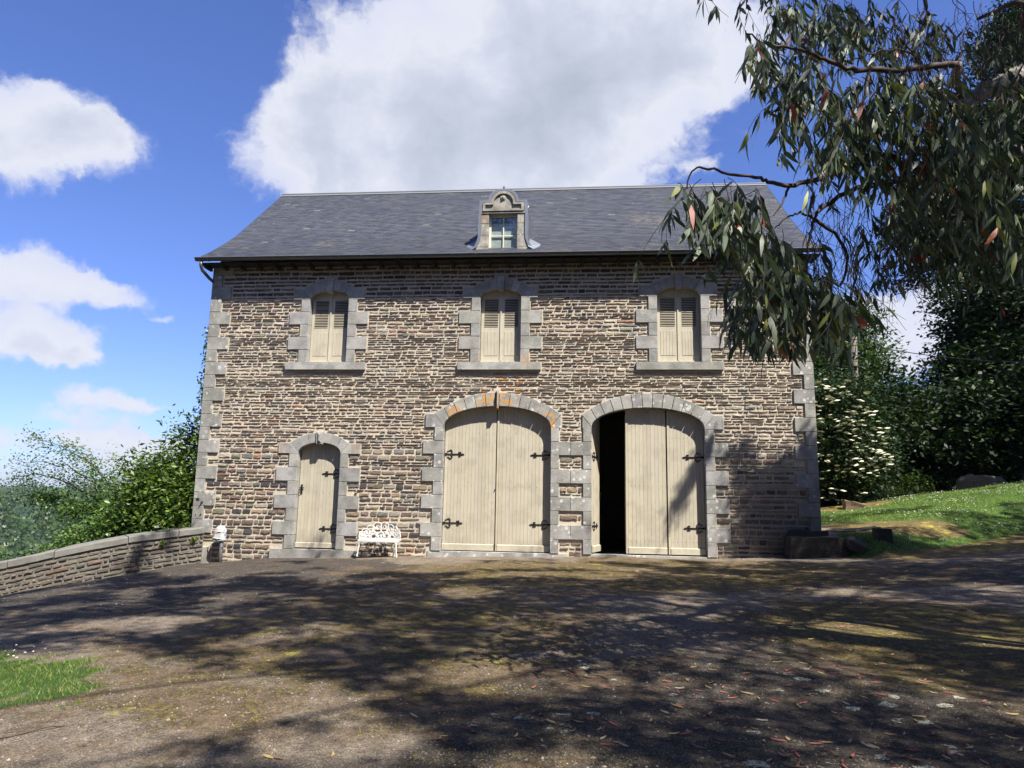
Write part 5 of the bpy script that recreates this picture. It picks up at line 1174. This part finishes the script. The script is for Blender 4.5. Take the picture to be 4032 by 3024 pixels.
# hanging sprays: (px, py, spread x, spread y, number of twigs, twig length m, depth, leaves per twig)
SPY = [(2760, 740, 90, 60, 14, .42, 5.4, 11), (2870, 790, 90, 80, 15, .42, 5.4, 11), (2960, 800, 60, 80, 10, .5, 5.4, 10), (2960, 930, 70, 50, 8, .4, 5.5, 11), (3050, 980, 80, 90, 14, .6, 5.5, 12), (3120, 1050, 50, 90, 14, .6, 5.5, 12),
       (3000, 1120, 110, 60, 11, .38, 5.6, 12), (3090, 1160, 100, 70, 14, .42, 5.6, 12), (2980, 1210, 70, 40, 8, .3, 5.6, 11), (3060, 1250, 70, 40, 6, .28, 5.6, 11), (3180, 1130, 50, 110, 13, .5, 5.6, 12), (3240, 1180, 50, 80, 11, .42, 5.6, 12), (3270, 1130, 50, 50, 7, .42, 5.8, 8),
       (2990, 170, 50, 40, 9, .42, 5.5, 11), (3060, 240, 60, 40, 10, .42, 5.6, 11), (3150, 260, 50, 50, 8, .4, 5.8, 10),
       (3070, 20, 110, 70, 19, .45, 6.6, 14), (3200, 40, 110, 70, 21, .5, 6.6, 14), (3330, 40, 90, 70, 22, .55, 6.7, 14), (3270, 140, 80, 60, 14, .42, 6.7, 13), (3420, 80, 60, 80, 10, .42, 6.8, 12), (2790, -30, 30, 20, 2, .3, 6, 8),
       (3120, 420, 60, 50, 9, .42, 5.8, 10), (3200, 330, 70, 60, 13, .5, 5.8, 10), (3280, 420, 70, 80, 16, .5, 5.8, 10), (3380, 380, 80, 80, 18, .55, 5.9, 11), (3480, 330, 80, 80, 18, .55, 6.0, 11), (3480, 470, 90, 80, 16, .5, 6.0, 11), (3250, 570, 60, 60, 9, .4, 5.8, 10), (3330, 560, 60, 60, 10, .4, 5.8, 10),
       (3610, 330, 70, 80, 15, .55, 6.1, 11), (3700, 420, 90, 90, 16, .6, 5.9, 11), (3640, 520, 90, 80, 16, .55, 5.9, 11), (3760, 520, 90, 90, 16, .55, 5.8, 11), (3860, 480, 90, 120, 14, .6, 6.2, 10), (3960, 420, 80, 150, 12, .55, 6.2, 10),
       (3500, 620, 80, 60, 12, .5, 6., 11), (3600, 680, 80, 60, 13, .55, 6., 11), (3700, 700, 90, 60, 13, .5, 6., 11), (3820, 680, 90, 80, 14, .6, 6., 11), (3940, 720, 90, 80, 14, .6, 6.1, 11),
       (3620, 860, 110, 90, 22, .55, 6.6, 12), (3740, 900, 110, 90, 22, .6, 6.6, 12), (3860, 880, 110, 90, 22, .6, 6.6, 12), (3980, 900, 90, 110, 20, .6, 6.6, 12), (3540, 930, 70, 60, 12, .35, 6.8, 12), (3650, 950, 90, 50, 12, .32, 6.8, 12), (3780, 970, 90, 50, 10, .35, 6.8, 12),
       (3560, 60, 90, 90, 14, .5, 6.9, 12), (3680, 120, 90, 90, 14, .5, 6.9, 12), (3800, 160, 90, 90, 12, .5, 6.9, 12), (3940, 230, 90, 90, 12, .5, 6.9, 12), (3500, 180, 50, 60, 9, .5, 6.4, 10), (3990, 80, 60, 80, 8, .45, 7, 10),
       (3300, 880, 60, 60, 4, .6, 5.9, 3), (3380, 900, 60, 60, 4, .6, 5.9, 3), (3250, 960, 40, 60, 5, .7, 5.9, 3)]
EUC = [(.09, .12, .075), (.06, .085, .052), (.16, .19, .135), (.19, .21, .06), (.04, .06, .038)]
LP, LD, LN, LL, LW, LT = [], [], [], [], [], []; tw = MB()
for px, py, sxx, syy, nt_, tl, d, nl in SPY:
    for _ in range(int(nt_*1.08)):
        s0 = AT(px+RS.normal()*sxx*.6, py+RS.uniform(-1, .8)*syy, d+RS.normal()*.28)
        dirn = np.array([RS.normal()*.35, RS.normal()*.35, -1.]); pts = [s0+np.array([0, 0, .0])]; k = 7; TLn = tl*RS.uniform(.6, 1.25)
        curl = np.array([RS.normal()*.12, RS.normal()*.12, 0]); out_ = np.array([RS.normal(), RS.normal(), .3])*.35
        pts = [s0+out_*TLn*(1-(1-u)**2)*.6+np.array([0, 0, -1])*TLn*u**1.4+curl*u*u for u in np.linspace(0, 1, k)]
        tw.tube(pts, [.0035*(1-.55*u) for u in np.linspace(0, 1, k)], 3, cap=False)
        for i in range(int(nl*.82)):
            u = RS.uniform(.12, 1); j = min(k-2, int(u*(k-1))); p = pts[j]+(pts[j+1]-pts[j])*(u*(k-1)-j)
            LP.append(p); h = RS.uniform(0, 6.28); LD.append((math.cos(h)*RS.uniform(.15, .8), math.sin(h)*RS.uniform(.15, .8), -1)); LN.append((math.cos(h+1.2), math.sin(h+1.2), RS.uniform(.1, .9)))
            kk_ = 1.38 if d < 6.35 else 1.1; LL.append(RS.uniform(.085, .165)*kk_); LW.append(RS.uniform(.018, .031)*kk_); c = EUC[RS.choice(5, p=[.3, .3, .2, .08, .12])]
            if RS.uniform() < .022: c = [(.30, .045, .03), (.38, .10, .03), (.25, .05, .04)][RS.choice(3)]
            LT.append(np.array(c)*RS.uniform(.75, 1.3))
for k in range(150):
    if k < 65: px, py, d, tl = RS.uniform(3180, 3560), RS.uniform(700, 1050), RS.uniform(5.7, 6.3), RS.uniform(.3, .85)
    else: px, py, d, tl = RS.uniform(3450, 4032), RS.uniform(-20, 330), RS.uniform(6.0, 6.9), RS.uniform(.3, .7)
    s0 = AT(px, py, d); o_ = np.array([RS.normal(), RS.normal(), .2])*.22; ph = RS.uniform(0, 6)
    pts = [s0+o_*tl*u+np.array([.02*math.sin(9*u+ph), .02*math.cos(8*u+ph), -tl*u**1.2]) for u in np.linspace(0, 1, 9)]; tw.tube(pts, [.0042*(1-.6*u) for u in np.linspace(0, 1, 9)], 3, cap=False)
    for q in range(3):
        j = RS.randint(2, 7); e_ = pts[j]+np.array([RS.normal()*.09, RS.normal()*.09, -RS.uniform(.08, .22)]); tw.tube([pts[j], (pts[j]+e_)/2+np.array([RS.normal()*.015, 0, 0]), e_], [.0025, .002, .0015], 3, cap=False)
tag(tw.build('twigs', M['twig'], eu), kind='stuff')
LP = np.array(LP); LD = unit(np.array(LD)); LN = unit(np.array(LN)); LL = np.array(LL); LW = np.array(LW); LT = np.array(LT)
# sickle leaves: 3 segments, 8 verts
def sickle(P, D_, Nn, L, Wd):
    n = len(P); L = L[:, None]; Wd = Wd[:, None]; sd = unit(np.cross(D_, Nn)); cv = RS.uniform(-.22, .22, (n, 1)); rows_ = []
    for u, w in ((0, .08), (.1, .35), (.35, 1.), (.7, .72), (1., .02)):
        c = P+D_*L*(u+.06)+sd*L*cv*(u*u)+Nn*L*.06*math.sin(u*3.1); rows_ += [c+sd*Wd*.5*w, c-sd*Wd*.5*w]
    V = np.stack(rows_, 1).reshape(-1, 3); i = np.arange(n)[:, None]*10
    Qd = np.concatenate([i+np.array([[2*k, 2*k+2, 2*k+3, 2*k+1]]) for k in range(4)], 0); return V, Qd
qx, qy, qd = proj(LP); inview = (qx > 0) & (qx < 4032) & (qy > 0) & (qy < 3024); score = np.where(inview, LL*LW/qd**2, -1); order = np.argsort(-score)
own, oth = order[:300], order[300:]
V, Q_ = sickle(LP[oth], LD[oth], LN[oth], LL[oth], LW[oth]); tag(fastmesh('leaves', V, Q_, M['euleaf'], eu, np.repeat(LT[oth], 10, 0)), kind='stuff')
V, Q_ = sickle(LP[own], LD[own], LN[own], LL[own], LW[own]); base_q = np.array([[2*k, 2*k+2, 2*k+3, 2*k+1] for k in range(4)])
for i in range(len(own)): fastmesh('leaf', V[i*10:(i+1)*10], base_q, M['euleaf'], eu, np.repeat(LT[own[i:i+1]], 10, 0))
print('euc leaves', len(LP))

# high crowns over the yard (outside the picture): they throw the dappled shade
def shade_want(x, y):
    """how much of the sunlight the crowns take away at a yard point"""
    px, py, d = proj(np.stack([x, y, np.full_like(x, .15)], -1)); q = px/1.8227; r_ = py/1.8227
    s = np.full(x.shape, .57)
    def blob(cx, cy, rx, ry, v):
        nonlocal s
        w = np.clip(1.25-np.hypot((q-cx)/rx, (r_-cy)/ry), 0, 1); w = np.clip(w*2.2, 0, 1); s = s*(1-w)+v*w
    blob(250, 1560, 520, 130, -.1); blob(70, 1480, 190, 75, -.3); blob(500, 1203, 160, 20, -.3); blob(650, 1600, 200, 90, .05); blob(150, 1400, 200, 40, .05); blob(600, 1380, 260, 50, .35); blob(750, 1212, 330, 22, .0); blob(300, 1300, 260, 40, .55)
    blob(1030, 1640, 160, 40, .3); blob(1180, 1250, 90, 20, .1); blob(950, 1400, 190, 60, .74); blob(1000, 1540, 120, 50, .8); blob(1350, 1280, 300, 30, .7); blob(1700, 1240, 200, 25, .55)
    blob(2050, 1240, 250, 40, .8); blob(1400, 1340, 300, 40, .62); blob(1650, 1300, 150, 20, .3); blob(1200, 1580, 160, 50, .62); blob(1600, 1560, 160, 60, .42); blob(2000, 1330, 200, 30, .3)
    blob(1900, 1330, 400, 90, .85); blob(1650, 1225, 120, 14, .3); blob(1820, 1290, 90, 10, .2); blob(1900, 1385, 60, 14, .2); blob(450, 1250, 200, 20, .62); blob(1250, 1215, 260, 14, .25)
    return s
n = 90000; gx_ = RS.uniform(-11, 13, n); gy_ = RS.uniform(-17.5, .3, n)
nz = np.array([mnoise.noise(Vector((a*.85, c*.85, 3.3)))+.6*mnoise.noise(Vector((a*2.1, c*2.1, 9.)))+.5*mnoise.noise(Vector((a*4.6, c*4.6, 1.))) for a, c in zip(gx_, gy_)])
w = shade_want(gx_, gy_)+nz*.8; keep = w > .5+RS.normal(size=n)*.06; gx_, gy_ = gx_[keep], gy_[keep]
h = RS.uniform(10.5, 13.5, len(gx_)); P = np.stack([gx_, gy_, np.full_like(gx_, .1)], 1)+SUNV*h[:, None]
# facade lower right and lawn shade
n2 = 3200; fx = RS.uniform(3.1, 7.5, n2); fz = RS.uniform(.3, 3.4, n2); want = smooth(3.3, 4.4, fx)*smooth(3.3, 2.2, fz+.35*np.sin(fx*3)); kk = RS.uniform(0, 1, n2) < want
Pf = np.stack([fx[kk], np.zeros(kk.sum()), fz[kk]], 1)+SUNV*RS.uniform(9, 12, kk.sum())[:, None]
fx = RS.uniform(0, 1, 260); Pb = np.stack([1.9+fx*1.15, np.full(260, .15), .45+fx*2.2+RS.normal(size=260)*.08], 1)+SUNV*RS.uniform(9, 11, 260)[:, None]
lx_ = RS.uniform(6.5, 19, 8000); ly_ = RS.uniform(-2.5, 5.6, 8000); kk = np.array([mnoise.noise(Vector((a*.4, c*.8, 5.)))  > -.12 for a, c in zip(lx_, ly_)]); Pl = np.stack([lx_, ly_, np.full(8000, 1.)], 1)[kk]+SUNV*RS.uniform(10, 13, kk.sum())[:, None]
Pg = np.stack([RS.uniform(4.9, 7.6, 420), RS.uniform(-1.0, -.3, 420), RS.uniform(.2, 1., 420)], 1)+SUNV*RS.uniform(10, 12, 420)[:, None]; P = np.concatenate([P, Pf, Pb, Pl, Pg]); qx, qy, qd = proj(P); vis = (qd > 0) & (qx > -60) & (qx < 4090) & (qy > -120) & (qy < 3024); P = P[~vis]
lo_ = P-SUNV*(P[:, 2:3]-4.2); lit = (lo_[:, 0] > .8) & (lo_[:, 0] < 5) & (lo_[:, 1] > -15) & (lo_[:, 1] < -11) & (RS.uniform(0, 1, len(P)) < .6); P = P[~lit]
print('shade clusters', len(P), 'dropped', vis.sum())
n = len(P)*4; PP = np.repeat(P, 4, 0)+rnd(n)*.09; V, Q_ = quads(PP, unit(rnd(n)+np.array([0, 0, -.8])), unit(rnd(n)+SUNU), RS.uniform(.12, .2, n), RS.uniform(.05, .085, n))
T_ = tints(n, EUC, 1, .3); tag(fastmesh('high_foliage', V, Q_, M['euleaf'], eu, np.repeat(T_, 4, 0)), kind='stuff')
b = MB()
for k in range(8):
    t_ = P[RS.randint(len(P))]; st_ = np.array([6.6, -14.9, 9.5]); mid = (st_+t_)/2+np.array([0, 0, .8])
    mx, my, md = proj(np.array([mid, (mid+t_)/2, t_, (mid+st_)/2]));
    if ((md > 0) & (mx > -100) & (mx < 4130) & (my > -200)).any(): continue
    limb(b, [st_, mid, t_], .05, .01, 5, .05)
if b.V: b.build('high_branches', M['eucbark'], eu)
# unseen trees added further right to keep the wood in shade
for k, (x, y, s_) in enumerate(((25, 4, 1.), (31, 12, 1.15), (22.5, -6, .9))):
    zb = gzb(x, y); tree('shade_tree', (x, y, zb-.5), [((x+RS.normal()*2, y+RS.normal()*2, zb+6*s_+q*1.6), 3.2*s_, 3.2*s_, 2.6*s_) for q in range(5)], 6000, .5, .35, M['darkleaf'], DK,
         ['broad tree on the slope right of the daisy lawn', 'taller tree behind the slope right of the lawn', 'smaller tree near the drive right of the lawn'][k], 'tree', .35, group='trees right of the lawn', hollow=.2)
# unseen tall trees added behind the camera to block sky light
BT = ['broad oak closing the yard far behind the drive', 'rounded lime tree at the back of the yard', 'tall ash behind the yard next to the oak', 'dense yew at the left end of the yard', 'spreading maple by the left end of the yard', 'old beech at the back right of the yard']
for k, (x, y, s_) in enumerate(((-2, -43, 1.25), (-15, -40, 1.2), (10, -46, 1.35), (-26, -30, 1.15), (-29, -16, 1.), (23, -40, 1.3))):
    zb = gzb(x, y); tree('yard_tree', (x, y, zb-.5), [((x+RS.normal()*2.5, y+RS.normal()*2, zb+3*s_+q*2.2*s_), 5.5*s_, 4.5*s_, 3*s_) for q in range(6)], 7000, .9, .7, M['darkleaf'], DK, BT[k], 'tree', .4, group='trees behind the yard', hollow=.3, limbs=3)
# neighbouring house whose gable shades the lower right corner (outside the picture)
hs = empty('manor_house', (9.2, -19.4, 0)); tag(hs, 'rendered house with a slate roof standing to the right of the drive', 'house')
b = MB(); b.box(5.6, 13, -26, -16.9, -.3, 5.0); b.build('walls', M['render'], hs)
b = MB(); v = b.vs([(5.3, -26.3, 4.95), (13.3, -26.3, 4.95), (13.3, -16.6, 4.95), (5.3, -16.6, 4.95), (6.8, -21.4, 8.), (11.8, -21.4, 8.)]); b.f(v[0], v[3], v[4]); b.f(v[3], v[2], v[5], v[4]); b.f(v[2], v[1], v[5]); b.f(v[1], v[0], v[4], v[5]); b.build('roof', M['roofdark'], hs)
b = MB(); b.box(7.2, 8.1, -19.5, -18.9, 5.5, 9.4); b.build('chimney', M['render'], hs)

# ------------------------------------------------------------------ haze
b = MB(); b.box(-1350, 900, -900, 1500, -45, 40); hz = b.build('haze', bpy.data.materials.new('haze_air'), None); hm = hz.data.materials[0]; hm.use_nodes = True; hn = hm.node_tree
hn.nodes.remove(hn.nodes['Principled BSDF']); pv = hn.nodes.new('ShaderNodeVolumePrincipled'); pv.inputs['Color'].default_value = (.72, .84, 1, 1); pv.inputs['Density'].default_value = .00009; pv.inputs['Anisotropy'].default_value = .2
hn.links.new(pv.outputs[0], hn.nodes['Material Output'].inputs['Volume']); tag(hz, 'thin summer haze filling the valley air', 'haze', kind='stuff')
# ------------------------------------------------------------------ ground cover
def ongz(x, y): return gz(x, y)+.012*np.sin(x*2.1+np.sin(y*1.7)*2)+.012*np.cos(y*2.7+x)
# pebbles and grit
n = 15000; a = RS.uniform(rad(-46), rad(36), n); d = 4+13*RS.uniform(0, 1, n)**1.5; x = np.sin(a)*d; y = -18.4+np.cos(a)*d; ok = (grassmask(x, y) < .3) & (y < -.2); x, y, d = x[ok], y[ok], d[ok]
n = len(x); z = ongz(x, y); s_ = RS.uniform(.0025, .009, n)*(1+RS.uniform(0, 1, n)**14*1.2)*(.7+d*.05); c = np.stack([x, y, z], 1)
o8 = np.array([(1, 0, 0), (0, 1, 0), (-1, 0, 0), (0, -1, 0), (0, 0, .7)]); V = (c[:, None, :]+o8[None]*s_[:, None, None]*RS.uniform(.7, 1.3, (n, 5, 1))).reshape(-1, 3); i = np.arange(n)[:, None]*5
T3 = np.concatenate([i+np.array([[0, 1, 4]]), i+np.array([[1, 2, 4]]), i+np.array([[2, 3, 4]]), i+np.array([[3, 0, 4]])])
mp, tp, bp = material('gravel_grain'); tp.put(bp.inputs['Base Color'], tintnode(tp).outputs['Color']); bp.inputs['Roughness'].default_value = .85
tag(fastmesh('gravel', V, T3, mp, None, tints(n, [(.17, .14, .11), (.10, .085, .07), (.26, .23, .19), (.14, .09, .06), (.06, .052, .045)], 5, .3)), 'loose grit and small stones scattered over the old drive', 'gravel', kind='stuff')
n = 70000; a = RS.uniform(rad(-46), rad(36), n); d = 4.2+6*RS.uniform(0, 1, n)**1.3; x = np.sin(a)*d; y = -18.4+np.cos(a)*d; ok = grassmask(x, y) < .3; x, y, d = x[ok], y[ok], d[ok]
n = len(x); c = np.stack([x, y, ongz(x, y)-.001], 1); s_ = RS.uniform(.003, .0085, n)
V = (c[:, None, :]+o8[None]*s_[:, None, None]*RS.uniform(.6, 1.4, (n, 5, 1))).reshape(-1, 3); i = np.arange(n)[:, None]*5
T3 = np.concatenate([i+np.array([[0, 1, 4]]), i+np.array([[1, 2, 4]]), i+np.array([[2, 3, 4]]), i+np.array([[3, 0, 4]])])
tag(fastmesh('grit', V, T3, mp, None, tints(n, [(.10, .085, .065), (.065, .055, .045), (.14, .12, .095), (.11, .075, .045), (.045, .038, .032), (.10, .09, .03)], 5, .3)), 'fine grit and crumbs covering the near part of the drive', 'grit', kind='stuff')
# moss and dry thatch tufts
def blades(n, x, y, hgt_, wid, cols, mat, name, lab, cat, lean=.6, var=.3):
    z = ongz(x, y)-.003; P = np.stack([x, y, z], 1); D_ = unit(rnd(n)*np.array([lean, lean, .1])+np.array([0, 0, 1])); N_ = unit(rnd(n)*np.array([1, 1, .1])); h_ = hgt_*RS.uniform(.5, 1.3, n); sd = unit(np.cross(D_, N_))
    V = np.stack([P-sd*wid*.5, P+sd*wid*.5, P+D_*h_[:, None]], 1).reshape(-1, 3); Q3 = np.arange(n*3).reshape(-1, 3)
    return tag(fastmesh(name, V, Q3, mat, None, tints(n, cols, 3, var)), lab, cat, kind='stuff')
n = 110000; a = RS.uniform(rad(-46), rad(38), n); d = 4+15*RS.uniform(0, 1, n)**1.3; x = np.sin(a)*d; y = -18.4+np.cos(a)*d
nzv = np.array([mnoise.noise(Vector((p*1.1, q*1.1, 2.)))+.6*mnoise.noise(Vector((p*3.1, q*3.1, 5.))) for p, q in zip(x, y)]); ok = (nzv+mossmask(x, y)*.35 > .22) & (y < -.1) & (grassmask(x, y) < .5); x, y = x[ok], y[ok]; n = len(x)
blades(n, x, y, .018, .006, [(.13, .11, .03), (.19, .13, .06), (.07, .06, .02), (.24, .20, .06), (.28, .22, .12)], M['mossm'], 'moss_and_thatch', 'patches of moss and dead thatch creeping over the drive', 'moss', 1.2)
# near grass patch
n = 42000; x = RS.uniform(-8.6, -3.4, n); y = RS.uniform(-14.6, -10.6, n); nzv = np.array([mnoise.noise(Vector((p*2.2, q*2.2, 7.)))+.6*mnoise.noise(Vector((p*6, q*6, 7.))) for p, q in zip(x, y)]); ok = grassmask(x, y)*1.6+nzv*.5 > .45; x, y = x[ok], y[ok]
GR = [(.12, .20, .035), (.08, .15, .03), (.18, .25, .045), (.26, .24, .10), (.14, .2, .05)]
blades(len(x), x, y, .05, .006, GR, M['grassm'], 'grass_patch', 'tuft of green grass beside the drive at lower left', 'grass', .6)
# lawn
n = 70000; x = RS.uniform(6.3, 24, n); y = RS.uniform(-6, 9.5, n); ok = grassmask(x, y) > .45; x, y = x[ok], y[ok]
blades(len(x), x, y, .07, .016, [(.17, .26, .035), (.12, .20, .028), (.21, .29, .045), (.26, .28, .07)], M['grassm'], 'lawn_grass', 'sunlit lawn rising to the right of the barn', 'grass', .6)
n = 6500; x = RS.uniform(6.8, 22, n); y = RS.uniform(-4, 9., n); nzv = np.array([mnoise.noise(Vector((p*.55, q*.9, 4.)))+.4*mnoise.noise(Vector((p*2., q*2., 4.))) for p, q in zip(x, y)]); ok = (grassmask(x, y) > .8) & (nzv > -.02)
x = np.concatenate([x[ok], RS.uniform(-7.6, -4.9, 46)]); y = np.concatenate([y[ok], RS.uniform(-12.3, -11.5, 46)]); n = len(x); z = ongz(x, y)+.07
r5 = np.where(x < 0, .011, .020)
V = np.stack([np.stack([x+r5*math.cos(q), y+r5*math.sin(q), z+RS.uniform(-.006, .006, n)], 1) for q in np.linspace(0, 6.283, 7)[:-1]], 1).reshape(-1, 3)
tag(fastmesh('daisies', V, np.arange(n*6).reshape(-1, 6), M['petal'], None, np.ones((n*6, 3))), 'white daisies dotted through the lawn', 'daisies', kind='stuff')
# fallen eucalyptus leaves
R = random.Random(77); protos = []
def fleaf(col, L, w, cv):
    b = MB(); b.tint = col; rows_ = []
    for u, ww in ((0, .05), (.15, .5), (.45, 1), (.75, .7), (1, .03)):
        x = L*(u-.5); y = cv*L*(u-.5)**2*4; z = .004+.004*abs(u-.5)*2; rows_.append(b.vs([(x, y+w*.5*ww, z+.003), (x, y-w*.5*ww, z-.001)]))
    for A, B in zip(rows_, rows_[1:]): b.f(A[0], B[0], B[1], A[1])
    o = b.build('fallen_leaf', M['dry'], None, origin=(0, 0, 0)); return o
FC = [('red', (.32, .10, .085)), ('yellow', (.42, .31, .13)), ('brown', (.20, .12, .075)), ('pale', (.34, .30, .23))]
for nm_, c in FC:
    for q in range(2): protos.append((nm_, fleaf(c, R.uniform(.065, .10), R.uniform(.014, .020), R.uniform(-.10, .10))))
spots = []
while len(spots) < 900:
    a = R.uniform(rad(-30), rad(34)); d = 4.4+13*R.random()**1.4; x = math.sin(a)*d; y = -18.4+math.cos(a)*d
    if y > -.3 or R.random() > smooth(-1.8, 2.6, x)*.97+.02: continue
    if d > 10 and R.random() < .4: continue
    spots.append((x, y))
spots.sort(key=lambda p: math.hypot(p[0], p[1]+18.4)); used = set()
LAB = {'red': 'curled red fallen leaf lying on the drive', 'yellow': 'yellow fallen leaf lying on the drive', 'brown': 'brown fallen leaf lying on the drive', 'pale': 'pale dry fallen leaf lying on the drive'}
restV = []; restT = []
for i, (x, y) in enumerate(spots):
    k = R.choices(range(8), [4, 4, 3, 3, 2, 2, 1.2, 1.2])[0]; nm_, po = protos[k]; z = float(ongz(x, y))+.004; yaw = R.uniform(0, 6.28)
    if i < 170:
        if k not in used: o = po; used.add(k)
        else: o = po.copy(); COL.objects.link(o)
        o.location = (x, y, z); o.rotation_euler = (R.uniform(-.16, .16), R.uniform(-.1, .1), yaw); s_ = R.uniform(.75, 1.15); o.scale = (s_, s_, s_); o.name = 'fallen_leaf'
        tag(o, LAB[nm_], 'leaf', nm_+' fallen leaves on the drive')
    else:
        co = np.array([v.co[:] for v in po.data.vertices])*R.uniform(.7, 1.15); ca_, sa_ = math.cos(yaw), math.sin(yaw); co = co@np.array([[ca_, sa_, 0], [-sa_, ca_, 0], [0, 0, 1]]); restV.append(co+np.array([x, y, z])); restT.append(np.tile(dict(FC)[nm_], (10, 1)))
V = np.concatenate(restV); n = len(restV); i = np.arange(n)[:, None]*10; Q_ = np.concatenate([i+np.array([[2*k, 2*k+2, 2*k+3, 2*k+1]]) for k in range(4)])
tag(fastmesh('leaf_litter', V, Q_, M['dry'], None, np.concatenate(restT)), 'small dry leaves strewn further across the drive', 'leaf litter', kind='stuff')
for k, (nm_, po) in enumerate(protos):
    if k not in used: bpy.data.objects.remove(po)
# a couple of twigs on the drive
for (x, y, L, a, lb) in ((-.35, -12.15, .5, .25, 'thin brown twig lying on the moss in the middle foreground'), (-3.4, -14.0, .45, 1.0, 'bent dry twig on the gravel at lower left')):
    b = MB(); z = float(ongz(x, y))+.012; c_, s_ = math.cos(a), math.sin(a); b.tube([(x+c_*L*u+.02*math.sin(u*7), y+s_*L*u+.03*math.cos(u*5), z+.01*math.sin(u*9)) for u in np.linspace(-.5, .5, 8)], .005, 5); tag(b.build('fallen_twig', M['twig'], None), lb, 'twig')
print('objects', len(bpy.data.objects))
